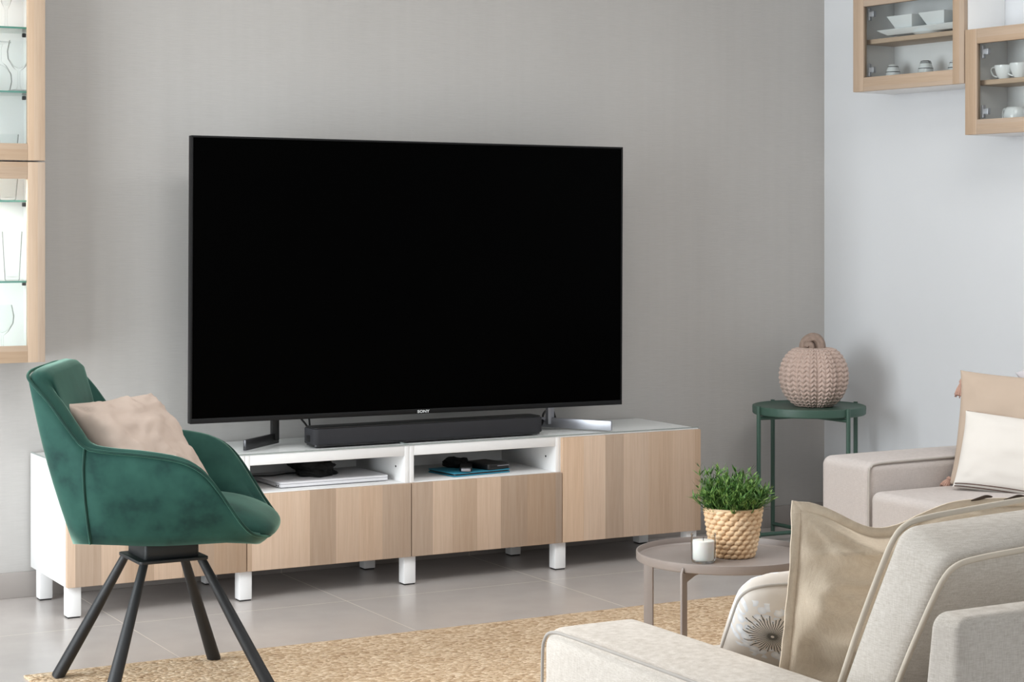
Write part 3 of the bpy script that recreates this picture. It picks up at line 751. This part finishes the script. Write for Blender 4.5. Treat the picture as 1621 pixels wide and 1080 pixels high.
# ------------------------------------------------------------------ pillows
def pillow_mesh(w, h, t, n=34, pinch=.045, wr=.006, seed=0.0, power=.42, sag=0.0, flange=0.0, sharp=3.0, rnd=0.0, crease=0.0):
    def edge(u, v):
        x = w / 2 * u * (1 - pinch * (1 - abs(v) ** sharp) * 1.0)
        y = h / 2 * v * (1 - pinch * (1 - abs(u) ** sharp) * 1.0)
        if rnd: x *= 1 - rnd * v ** 8; y *= 1 - rnd * u ** 8
        if sag: y -= sag * max(0, v) ** 2 * math.exp(-((u + .42) / .36) ** 2) 
        return x, y
    def pt(u, v, sgn):
        x, y = edge(u, v)
        b = max(0.0, (1 - u ** 2) * (1 - v ** 2))
        z = t / 2 * b ** power
        nn = mnoise.noise(Vector((u * 2.3 + seed, v * 2.3, sgn * 2.0 + seed)))
        n2 = mnoise.noise(Vector((u * 6 + seed, v * 6, sgn * 5.0 - seed)))
        cr = math.sin(12 * math.atan2(1 - abs(v) + .001, 1 - abs(u) + .001) + seed) * math.exp(-3.2 * min(math.hypot(1 - abs(u), 1 - abs(v)), 2))
        if crease:
            q1 = 1 - abs(mnoise.noise(Vector((u * 1.9 + v * .8 + seed, v * 3.4, sgn * 3.0)))) * 2.2
            z += crease * max(0.0, q1) ** 3 * min(1, b * 5)
        z += (wr * nn * 1.6 + wr * .7 * n2 + wr * .9 * cr) * min(1, b * 6)
        return (x, y, sgn * max(z, 0.0))
    m = MB(); us = [math.sin(PI / 2 * (-1 + 2 * i / n)) for i in range(n + 1)]
    top = [[pt(u, v, 1) for v in us] for u in us]; bot = [[pt(u, v, -1) for v in us][::1] for u in us]
    m.grid(top); m.grid(bot)
    ring = [edge(us[i], -1) for i in range(n)] + [edge(1, us[i]) for i in range(n)] + [edge(us[n - i], 1) for i in range(n)] + [edge(-1, us[n - i]) for i in range(n)]
    if flange:
        o = []
        for k, (x, y) in enumerate(ring):
            d = Vector((x / (w / 2), y / (h / 2))); mx = max(abs(d.x), abs(d.y))
            ox = flange * max(-1, min(1, d.x / mx * 1.0)) if abs(d.x) > abs(d.y) * .98 else 0
            oy = flange * max(-1, min(1, d.y / mx * 1.0)) if abs(d.y) > abs(d.x) * .98 else 0
            wz = .004 * mnoise.noise(Vector((x * 30, y * 30, seed)))
            o.append((x + ox, y + oy, wz))
        m.grid([[(x, y, .0012) for x, y in ring], [(a, b, c + .0012) for a, b, c in o], [(a, b, c - .0012) for a, b, c in o], [(x, y, -.0012) for x, y in ring]], closev=True)
    return m, ring
def weld(o):
    bm = bmesh.new(); bm.from_mesh(o.data); bmesh.ops.remove_doubles(bm, verts=bm.verts, dist=.0004)
    bmesh.ops.recalc_face_normals(bm, faces=bm.faces); bm.to_mesh(o.data); bm.free(); o.data.shade_smooth()
def frame_from(center, ux, vy):
    u = Vector(ux).normalized(); v = Vector(vy); v = (v - u * v.dot(u)).normalized(); w = u.cross(v)
    return Matrix(((u.x, v.x, w.x, center[0]), (u.y, v.y, w.y, center[1]), (u.z, v.z, w.z, center[2]), (0, 0, 0, 1)))
def place(o, mat): o.matrix_world = mat; return o

c_, s_ = math.cos(AR), math.sin(AR)
def chair_pt(x, y, z): return Vector((AC[0] + c_ * x - s_ * y, AC[1] + s_ * x + c_ * y, z))
TL = chair_pt(-.236, -.12, .772); TR = chair_pt(-.045, .17, .777); BRp = chair_pt(.050, .02, .605)
uu = (TR - TL); vv = (TR - BRp); vv = vv - uu * (vv.dot(uu) / uu.length_squared); PW = uu.length * 1.0; PH = .30
cc = (TL + TR) / 2 - uu.normalized() * .014 - vv.normalized() * (PH / 2)
m_, _ = pillow_mesh(PW * .97, PH * 1.02, .13, pinch=.10, wr=.009, crease=.006, n=46, seed=4.2, power=.42)
o = m_.build('throw_pillow', 'blush_cotton', smooth=180); weld(o)
tag(place(o, frame_from(cc, uu, vv)), 'plain blush throw pillow on the green armchair', 'pillow')

# ------------------------------------------------------------------ round taupe table
TC = Vector((1.32, -2.145, 0)); TR_ = .24; TZ = .364
ct = thing('coffee_table', 'round taupe metal tray table standing on the jute rug', 'table', TC)
MB().lathe([(.001, TZ - .024), (TR_ - .006, TZ - .024), (TR_ - .001, TZ - .022), (TR_, TZ - .020), (TR_, TZ), (TR_ - .003, TZ + .001), (TR_ - .004, TZ - .001), (TR_ - .005, TZ - .014), (TR_ - .009, TZ - .018), (.001, TZ - .018)], 96, cap=False).build('tray', 'taupe_metal', ct, smooth=40)
away = math.atan2(CAM[1] - TC.y, CAM[0] - TC.x)
for k in range(4):
    a = away - math.radians(27) + k * PI / 2
    pts = [(TR_ - .018, RUG), (TR_ + .010, RUG), (TR_ + .010, TZ - .024), (TR_ + .001, TZ - .010), (TR_ + .001, TZ - .0245), (.02, TZ - .0245), (.02, TZ - .034), (TR_ - .06, TZ - .040), (TR_ - .018, TZ - .050)]
    lg = MB().prism(pts, 'y', -.003, .003); lg.xf(Matrix.Rotation(a, 4, 'Z')).build('leg', 'taupe_metal', ct, bevel=.0006)
MB().lathe([(.03, TZ - .034), (.03, TZ - .0245)], 24).build('brace_hub', 'taupe_metal', ct)
TT = TZ - .0178

# plant in a woven pot
PC = Vector((1.350, -2.139, TT))
pp = thing('potted_plant', 'green grassy plant in a woven straw pot on the round table', 'plant', PC)
def woven():
    NU, NV = 260, 100; r0, r1, hh = .0585, .0785, .131; rowsN = 10; cols = 19
    rows = []
    for i in range(NV + 1):
        f = i / NV; row = []
        z = hh * f; rb = r0 + (r1 - r0) * f ** .9 - .004 * (1 - f) ** 6
        rowi = math.floor(f * rowsN * .9999); fr = f * rowsN - rowi
        for k in range(NU):
            a = 2 * PI * k / NU
            best = 0.0
            for dr in (-1, 0, 1):
                rr_ = rowi + dr; off = .5 if rr_ % 2 else 0.0
                wq = a / (2 * PI) * cols - off
                for dc in (-1, 0, 1):
                    cc_ = math.floor(wq) + dc
                    x_ = wq - cc_ - .5 + .10 * (mnoise.noise(Vector((cc_ % cols * 1.7, rr_ * 2.3, 0))))
                    y_ = (fr - dr) - .5 - .42 * x_ * (1 if rr_ % 2 else 1) + .08 * mnoise.noise(Vector((rr_ * 1.3, cc_ % cols * 2.1, 4)))
                    hgt = 1 - (abs(x_) / .60) ** 2.6 - (abs(y_) / .60) ** 2.2
                    if hgt > best: best = hgt
            jit = mnoise.noise(Vector((math.cos(a) * 6, math.sin(a) * 6, f * 14)))
            r = rb - .0075 + .0115 * best ** .5 + .0008 * jit
            row.append((r * math.cos(a), r * math.sin(a), z))
        rows.append(row)
    mb = MB().grid(rows, closev=True)
    mb.lathe([(r1 + .001, hh - .002), (r1 + .003, hh + .002), (r1 - .002, hh + .004), (r1 - .005, hh), (r1 - .008, hh - .03), (.001, hh - .03)], 96, cap=False)
    mb.f.append(tuple(range(NU)))
    return mb
woven().build('woven_pot', 'straw', pp, smooth=70)
MB().lathe([(.001, .110), (.0735, .110), (.0735, .107), (.001, .107)], 40, cap=False).build('soil', 'soil', pp)
fo = MB(); R = random.Random(11)
def leaf_blade(p, d, ln, wd):
    d = d.normalized(); side = d.cross(Vector((R.uniform(-.3, .3), R.uniform(-.3, .3), 1))).normalized(); up = side.cross(d)
    if R.random() < .5: up = -up
    pts = []
    for f, w in ((0, .15), (.3, .95), (.6, .9), (.85, .45), (1, .02)):
        c = p + d * ln * f + up * (-.18 * ln * f * f)
        pts += [c - side * wd * w, c + up * wd * .25 * w, c + side * wd * w]
    fs = []
    for k in range(4):
        a = 3 * k; fs += [(a, a + 1, a + 4, a + 3), (a + 1, a + 2, a + 5, a + 4)]
    fo.add(pts, fs)
for i in range(170):
    a = R.uniform(0, 2 * PI); rr = .066 * math.sqrt(R.random())
    lean = rr / .066 * R.uniform(.25, .85) + R.uniform(-.08, .08)
    ln = R.uniform(.050, .088) * (1.30 if lean < .30 else .92)
    base = Vector((rr * math.cos(a), rr * math.sin(a), .112)); d = Vector((math.cos(a) * lean, math.sin(a) * lean, 1)).normalized()
    if i < 22 and lean < .5: ln *= 1.25
    prev = base; st = [base]
    for k in range(1, 6):
        dd = (d + Vector((math.cos(a), math.sin(a), -.25)) * (.07 * k * lean)).normalized()
        prev = prev + dd * ln / 5; st.append(prev)
    fo.tube(st, [.0011, .001, .0009, .0008, .0007, .0005], 5)
    for k in range(1, 6):
        for q in range(3 if k < 5 else 4):
            b2 = R.uniform(0, 2 * PI)
            dv = (st[k] - st[k - 1]).normalized() * R.uniform(.5, 1.0) + Vector((math.cos(b2), math.sin(b2), R.uniform(-.1, .5))) * .75
            leaf_blade(st[k], dv, R.uniform(.016, .032), R.uniform(.0015, .0027))
fo.build('foliage', 'leaf', pp, smooth=60)

# candle in a glass jar
cn = thing('candle', 'white candle in a clear glass jar beside the woven pot', 'candle', (1.226, -2.178, TT)); cn.scale = (1.04, 1.04, 1.02)
MB().lathe([(.001, 0), (.026, 0), (.0295, .003), (.031, .008), (.0318, .05), (.0315, .068), (.0325, .072), (.0315, .0745), (.030, .073), (.0297, .068), (.0302, .05), (.0294, .009), (.001, .006)], 48, cap=False).build('glass_jar', 'clear_glass', cn, smooth=50)
MB().lathe([(.001, .0062), (.0255, .0064), (.0286, .012), (.0292, .05), (.0292, .056), (.027, .0575), (.001, .056)], 40, cap=False).build('wax', 'wax', cn, smooth=50)
MB().tube([(0, 0, .056), (.0005, 0, .062), (.002, .001, .066)], .0009, 6).build('wick', 'wick', cn)

# ------------------------------------------------------------------ green tray table with pumpkin
GC = Vector((3.005, -.315, 0)); GR = .222; GZ = .530
gt = thing('tray_table', 'small round green metal tray table in the corner', 'table', GC)
MB().lathe([(.001, GZ - .034), (GR - .004, GZ - .034), (GR, GZ - .030), (GR + .001, GZ - .008), (GR, GZ - .002), (GR - .005, GZ), (GR - .010, GZ - .003), (GR - .016, GZ - .006), (.001, GZ - .006)], 96, cap=False).build('tray', 'green_metal', gt, smooth=40)
aw = math.atan2(CAM[1] - GC.y, CAM[0] - GC.x)
legang = [aw - math.radians(71), aw + math.radians(33), aw + math.radians(33 + 90), aw + math.radians(212)]
offs = {}
right_dir = Vector((math.cos(YAW), -math.sin(YAW), 0))
for u_off in (-83, 48, -46, 80):      # sideways offsets of the four legs, near pair then far pair
    f = max(-1, min(1, u_off / 90.0)); near = u_off in (-83, 48)
    ph = math.asin(f); d = right_dir * math.sin(ph) + Vector((-math.sin(YAW), -math.cos(YAW), 0)) * (math.cos(ph) if near else -math.cos(ph))
    p = d * (GR + .006)
    MB().tube([(p.x, p.y, .0), (p.x, p.y, GZ + .003)], .0085, 12).build('leg', 'green_metal', gt, smooth=50)
    offs[u_off] = p
for a_, b_ in ((-83, 80), (48, -46)):
    MB().tube([(offs[a_].x, offs[a_].y, GZ - .044), (offs[b_].x, offs[b_].y, GZ - .044)], .008, 10).build('cross_bar', 'green_metal', gt, smooth=50)
    MB().tube([(offs[a_].x, offs[a_].y, .03), (offs[b_].x, offs[b_].y, .03)], .008, 10).build('cross_bar', 'green_metal', gt, smooth=50)

pk = thing('pumpkin', 'knit textured taupe pumpkin ornament on the green tray table', 'ornament', (GC.x + .018, GC.y - .01, GZ - .0055), aw)
def pumpkin():
    NU, NV = 560, 210; rows = []; ribs = 9; Rr = .134; Hh = .258
    for i in range(NV + 1):
        t = PI * i / NV
        row = []
        for k in range(NU):
            a = 2 * PI * k / NU
            rib = abs(math.sin(ribs * (a - .12) / 2))
            env = math.sin(t) ** .82
            prof = Rr * env * (1 - .02 * math.cos(t))
            r = prof * (.88 + .12 * rib ** .6)
            z = Hh / 2 - Hh / 2 * math.cos(t) * (1.0 if t > PI / 2 else 1.0)
            # dimple at the crown and a flat seat
            if t > PI * .80: z -= .030 * ((t - PI * .80) / (PI * .20)) ** 2
            if t < PI * .18: z = max(z, .0)
            # knit stitches: stacked chevrons between the ribs
            within = (ribs * (a - .12) / (2 * PI)) % 1.0
            c4 = within * 3.0; cf = abs((c4 % 1.0) - .5) * 2
            s = (t / PI * 21 + .6 * cf) % 1.0
            st = (math.sin(PI * s) ** .7) * (1 - .55 * (1 - min(1, (1 - abs(cf - .5) * 2) * 1.6)))
            seam = min(1, min(within, 1 - within) * 14)
            amp = .0105 * seam * min(1, math.sin(t) * 2.0)
            r += amp * (st - .4)
            if seam < .35: r += .0025 * math.sin(t)
            row.append((r * math.cos(a), r * math.sin(a), z))
        rows.append(row)
    return MB().grid(rows, closev=True)
pm = pumpkin(); zmin = min(v[2] for v in pm.v)
pm.v = [(x, y, max(z - zmin, 0) if True else z) for x, y, z in pm.v]
pm.v = [(x, y, max(0.0, z - .012)) for x, y, z in pm.v]
pm.build('body', 'knit_taupe', pk, smooth=180)
st = catmull([(0, .008, .190), (0, .020, .218), (0, .022, .246), (.002, .010, .266), (.006, -.012, .270), (.010, -.034, .256), (.014, -.042, .234), (.018, -.030, .219), (.021, -.014, .226), (.023, -.014, .242), (.025, -.026, .246), (.027, -.032, .236)], 70)
MB().tube(st, [.024 - .013 * (i / 69) ** .7 for i in range(70)], 24, ridge=.13).build('stem', 'stem_brown', pk, smooth=180)

# ------------------------------------------------------------------ sofas
def rbox(x0, y0, z0, x1, y1, z1, r, n=10, dx=0.0, dy=0.0, dz=0.0):
    """upholstered block: rounded box with slightly domed faces"""
    cx, cy, cz = (x0 + x1) / 2, (y0 + y1) / 2, (z0 + z1) / 2; hx, hy, hz = (x1 - x0) / 2, (y1 - y0) / 2, (z1 - z0) / 2
    mb = MB()
    def mapv(p):
        q = Vector(p)
        inner = Vector((max(-hx + r, min(hx - r, q.x * hx)), max(-hy + r, min(hy - r, q.y * hy)), max(-hz + r, min(hz - r, q.z * hz))))
        full = Vector((q.x * hx, q.y * hy, q.z * hz)); d = full - inner
        if d.length > 1e-9: out = inner + d.normalized() * r
        else: out = full
        fx, fy, fz = out.x / hx, out.y / hy, out.z / hz
        ax, ay, az = max(0, 1 - fx * fx), max(0, 1 - fy * fy), max(0, 1 - fz * fz)
        out.x += dx * fx * ay * az; out.y += dy * fy * ax * az; out.z += dz * fz * ax * ay
        return (cx + out.x, cy + out.y, cz + out.z)
    def steps(h):
        k = r / h; s = [-1 + k * (1 - math.cos(PI / 2 * i / 5)) * 1.0 for i in range(6)]
        s = [-1 + k * i / 5 for i in range(6)]
        mid = [(-1 + k) + (2 - 2 * k) * i / n for i in range(1, n)]
        return s + mid + [-v for v in s[::-1]]
    sx, sy, sz = steps(hx), steps(hy), steps(hz)
    for w in (-1, 1):
        mb.grid([[mapv((x, y, w)) for y in sy] for x in sx]); mb.grid([[mapv((x, w, z)) for z in sz] for x in sx]); mb.grid([[mapv((w, y, z)) for z in sz] for y in sy])
    return mb
def upholster(mb, name, mat, parent):
    o = mb.build(name, mat, parent, smooth=180); weld(o); return o

# --- near sofa: faces the television, seen from behind its left arm
ns = thing('sofa', 'off-white linen sofa in the foreground, seen from behind its left arm', 'sofa', (.085, -3.31, 0))
LEN = 2.05
arm = rbox(0, -1.02, .07, .212, 0, .50, .035, dz=.006, dx=.004)
ao = upholster(arm, 'arm', 'sofa_linen', ns)
def rect_path(x, y0, y1, z0, z1, r):
    pts = [(x, y1 + r, z0)]
    return pts
ap = catmull([(.005, -.002 - .03 * 0, .10), (.003, -.004, .30), (.003, -.006, .44), (.004, -.012, .476), (.006, -.035, .4935), (.007, -.10, .4975), (.006, -.30, .499), (.005, -.60, .4995), (.004, -.98, .4985)], 60)
MB().tube(ap, .0030, 8).build('piping', 'grey_piping', ao, smooth=180)
upholster(rbox(LEN - .212, -1.02, .07, LEN, 0, .50, .035, dz=.006), 'arm', 'sofa_linen', ns)
fr = rbox(0, -1.130, .07, LEN, -1.022, .717, .022, dz=.004, dy=.0)
fr.v = [(x, y - (.02 + .13 * (y + 1.13) / .108) * max(0, z - .36), z) for x, y, z in fr.v]
fro = upholster(fr, 'back_frame', 'sofa_linen', ns)
upholster(rbox(.214, -1.02, .07, LEN - .214, -.03, .28, .02), 'base', 'sofa_linen', ns)
for k in range(2):
    a0 = .216 + k * .81; upholster(rbox(a0, -.80, .282, a0 + .805, .012, .425, .03, dz=.012), 'seat_cushion', 'sofa_linen', ns)
for k in range(2):
    a0 = .218 + k * .81
    cu_ = rbox(a0, -.155, .428, a0 + .80, 0, .778, .03, n=14, dx=.006, dy=.045, dz=.030)
    def lean(p):
        x, y, z = p; t = (z - .428) / .35
        return (x, -.572 + y * (.80 - .05 * t) - .178 * t, z + y * .30 * max(0, t))
    cu_.v = [lean(p) for p in cu_.v]
    cuo = upholster(cu_, 'back_cushion', 'cushion_linen', ns)
    for yy in (0, -.155):          # welts along the two long edges of the boxing
        pts = []
        q = [(a0 + .004, yy, .44), (a0 + .001, yy, .52), (a0 - .001, yy, .60), (a0 + .001, yy, .70), (a0 + .006, yy, .75), (a0 + .022, yy, .772), (a0 + .06, yy, .781), (a0 + .14, yy, .788), (a0 + .27, yy, .797), (a0 + .40, yy, .801), (a0 + .53, yy, .797), (a0 + .66, yy, .788), (a0 + .74, yy, .781), (a0 + .778, yy, .772), (a0 + .795, yy, .75), (a0 + .80, yy, .60), (a0 + .797, yy, .44)]
        MB().tube(catmull([lean(p) for p in q], 120), .0048, 8).build('piping', 'beige_piping', cuo, smooth=180)
for x in (.06, LEN - .06):
    for y in (-.06, -1.05): MB().tube([(x, y, .0), (x, y, .075)], .02, 14).build('leg', 'dark_steel', ns)

# --- far sofa: against the right wall
fs_ = thing('sofa', 'pale linen sofa against the white wall beyond the coffee table', 'sofa', (2.16, -1.47, 0))
FL = 2.0
fa = rbox(0, -.245, .07, .93, 0, .503, .03, dz=.006)
fao = upholster(fa, 'arm', 'far_linen', fs_)
MB().tube(catmull([(.004, -.243, .10), (.003, -.243, .30), (.004, -.243, .465), (.012, -.241, .488), (.035, -.239, .497), (.12, -.2385, .500), (.40, -.238, .501), (.70, -.238, .5)], 50), .004, 8).build('piping', 'grey_piping', fao, smooth=180)
upholster(rbox(0, -FL, .07, .93, -FL + .245, .503, .03, dz=.006), 'arm', 'far_linen', fs_)
upholster(rbox(.80, -FL + .247, .07, .93, -.247, .70, .03), 'back_frame', 'far_linen', fs_)
upholster(rbox(.03, -FL + .247, .07, .798, -.247, .26, .02), 'base', 'far_linen', fs_)
upholster(rbox(-.002, -1.0, .262, .66, -.248, .416, .028, dz=.004), 'seat_cushion', 'far_linen', fs_)
upholster(rbox(-.002, -FL + .248, .262, .66, -1.003, .416, .028, dz=.004), 'seat_cushion', 'far_linen', fs_)
bcm = rbox(.60, -.99, .405, .795, -.50, .80, .05, dx=.02, dz=.02)
upholster(bcm, 'back_cushion', 'far_linen', fs_)
for x in (.06, .87):
    for y in (-.06, -FL + .06): MB().tube([(x, y, .0), (x, y, .075)], .02, 14).build('leg', 'dark_steel', fs_)

# pillows on the far sofa
def tassel(parent, p, d, ln=.075, r=.016):
    d = Vector(d).normalized(); p = Vector(p); t = MB()
    t.tube([p, p + d * ln * .22, p + d * ln * .3, p + d * ln * .6, p + d * ln], [r * .5, r * .75, r * .45, r * .9, r * 1.05], 12)
    for k in range(16):
        a = 2 * PI * k / 16; u = d.orthogonal().normalized(); w = d.cross(u)
        q = p + d * ln * .3 + (u * math.cos(a) + w * math.sin(a)) * r * .4
        e2 = p + d * ln * random.Random(k).uniform(.98, 1.12) + (u * math.cos(a) + w * math.sin(a)) * r * 1.15
        t.tube([q, q.lerp(e2, .5) + (u * math.cos(a) + w * math.sin(a)) * r * .12, e2], r * .14, 5)
    t.build('tassel', 'tassel_yarn', parent, smooth=60)
pu = Vector((.66, -.75, -.06)).normalized()
upv = Vector((.44, .04, 1.0))
p1 = thing('tasselled_pillow', 'large peach pillow with corner tassels leaning on the far sofa', 'pillow')
m_, rg_ = pillow_mesh(.47, .375, .14, pinch=.05, wr=.006, seed=1.7)
o = m_.build('cover', 'blush_rose', p1, smooth=180); weld(o)
BL = Vector((2.472, -1.745, .424)); vdir = upv - pu * upv.dot(pu); vdir.normalize()
place(p1, frame_from(BL + pu * .225 + vdir * .183, pu, upv))
tassel(p1, (-.233, -.165, .0), (-.45, -1.0, .1), .036, .013); tassel(p1, (-.226, .160, -.004), (-.10, -1.0, -.05), .055, .013)
p2 = thing('lumbar_pillow', 'off-white lumbar pillow with dark double-stripe edge on the far sofa', 'pillow')
m_, rg_ = pillow_mesh(.46, .255, .13, pinch=.03, wr=.005, seed=6.3)
o = m_.build('cover', 'white_cotton', p2, smooth=180); weld(o)
BL2 = Vector((2.392, -1.832, .424)); u2 = Vector((.645, -.764, -.11)).normalized(); up2 = Vector((.52, .16, 1))
v2 = (up2 - u2 * up2.dot(u2)).normalized()
place(p2, frame_from(BL2 + u2 * .232 + v2 * .132, u2, up2))
def stripes(v):
    pts = []
    for i in range(41):
        u = -.975 + 1.95 * i / 40
        x = .23 * u * (1 - .03 * (1 - abs(v) ** 3)); y = .1275 * v * (1 - .03 * (1 - abs(u) ** 3))
        b = (1 - u * u) * (1 - v * v); pts.append((x, y, .065 * b ** .42 + .0035))
    return pts
for q in (-.985, -.93):
    MB().tube(stripes(q), .0021, 6).build('stripe', 'stripe_thread', p2, smooth=180)
for sgn in (1,):
    tp = [(.225 * (-1 + 2 * i / 40), .1275 * (1 - .03 * (1 - abs(-1 + 2 * i / 40) ** 3)), .002) for i in range(41)]
    MB().tube(tp, [.0016 if (i // 3) % 2 else .0007 for i in range(41)], 6).build('whip_stitch', 'stripe_thread', p2, smooth=180)

gp = thing('grey_pillow', 'pale grey pillow just peeking out behind the peach tasselled pillow', 'pillow')
m_, rg_ = pillow_mesh(.42, .42, .14, pinch=.05, wr=.005, seed=3.3)
o = m_.build('cover', 'grey_cotton', gp, smooth=180); weld(o)
ug = Vector((.55, -.62, .42)).normalized()
place(gp, frame_from(Vector((2.855, -2.02, .68)), ug, (.05, .30, 1.0)))

# pillows on the near sofa
bp = thing('linen_pillow', 'rumpled beige linen pillow with a flanged edge on the near sofa', 'pillow')
m_, rg_ = pillow_mesh(.56, .36, .11, pinch=.02, wr=.016, crease=.013, n=60, seed=2.4, sag=.050, flange=.016)
o = m_.build('cover', 'beige_linen', bp, smooth=180); weld(o)
ub = Vector((1.0, -.10, -.045)).normalized(); vb = Vector((.02, -.10, 1.0))
vbn = (vb - ub * vb.dot(ub)).normalized()
place(bp, frame_from(Vector((.305, -3.80, .776)) + ub * .288 - vbn * .19, ub, vb))
for xx in (.085, .155):  # two short dark brown strips along the top flange
    MB().tube(catmull([(xx - .020, .189, .003), (xx - .006, .193, .006), (xx + .010, .196, .004), (xx + .022, .196, .006)], 16), [.0014 + .0030 * math.sin(PI * i / 15) for i in range(16)], 8, flat=.6).build('dark_strip', 'dark_brown', bp, smooth=180)
fpw = thing('flower_pillow', 'white pillow printed with a grey flower head on the near sofa', 'pillow')
m_, rg_ = pillow_mesh(.40, .30, .15, pinch=.02, wr=.004, seed=8.1, power=.34, sharp=6, rnd=.11)
o = m_.build('cover', 'flower_print', fpw, smooth=180); weld(o)
uf = Vector((.93, -.36, .0)).normalized(); vf = Vector((.0, -1.15, 1.0))
vfn = (vf - uf * vf.dot(uf)).normalized()
fc = Vector((.346, -3.607, .602)) + uf * .185 - vfn * .150
place(fpw, frame_from(fc, uf, vf))
MB().tube([(x, y, 0) for x, y in rg_], .0032, 8, closed=True).build('piping', 'grey_piping', fpw, smooth=180)

# ------------------------------------------------------------------ colour management
S.view_settings.view_transform = 'Standard'
S.view_settings.look = 'None'
S.view_settings.exposure = 0.40
S.view_settings.gamma = 1.0
S.view_settings.use_curve_mapping = False
S.cycles.max_bounces = 10; S.cycles.transparent_max_bounces = 16
S.cycles.sample_clamp_indirect = 4.0
S.cycles.caustics_reflective = False; S.cycles.caustics_refractive = False
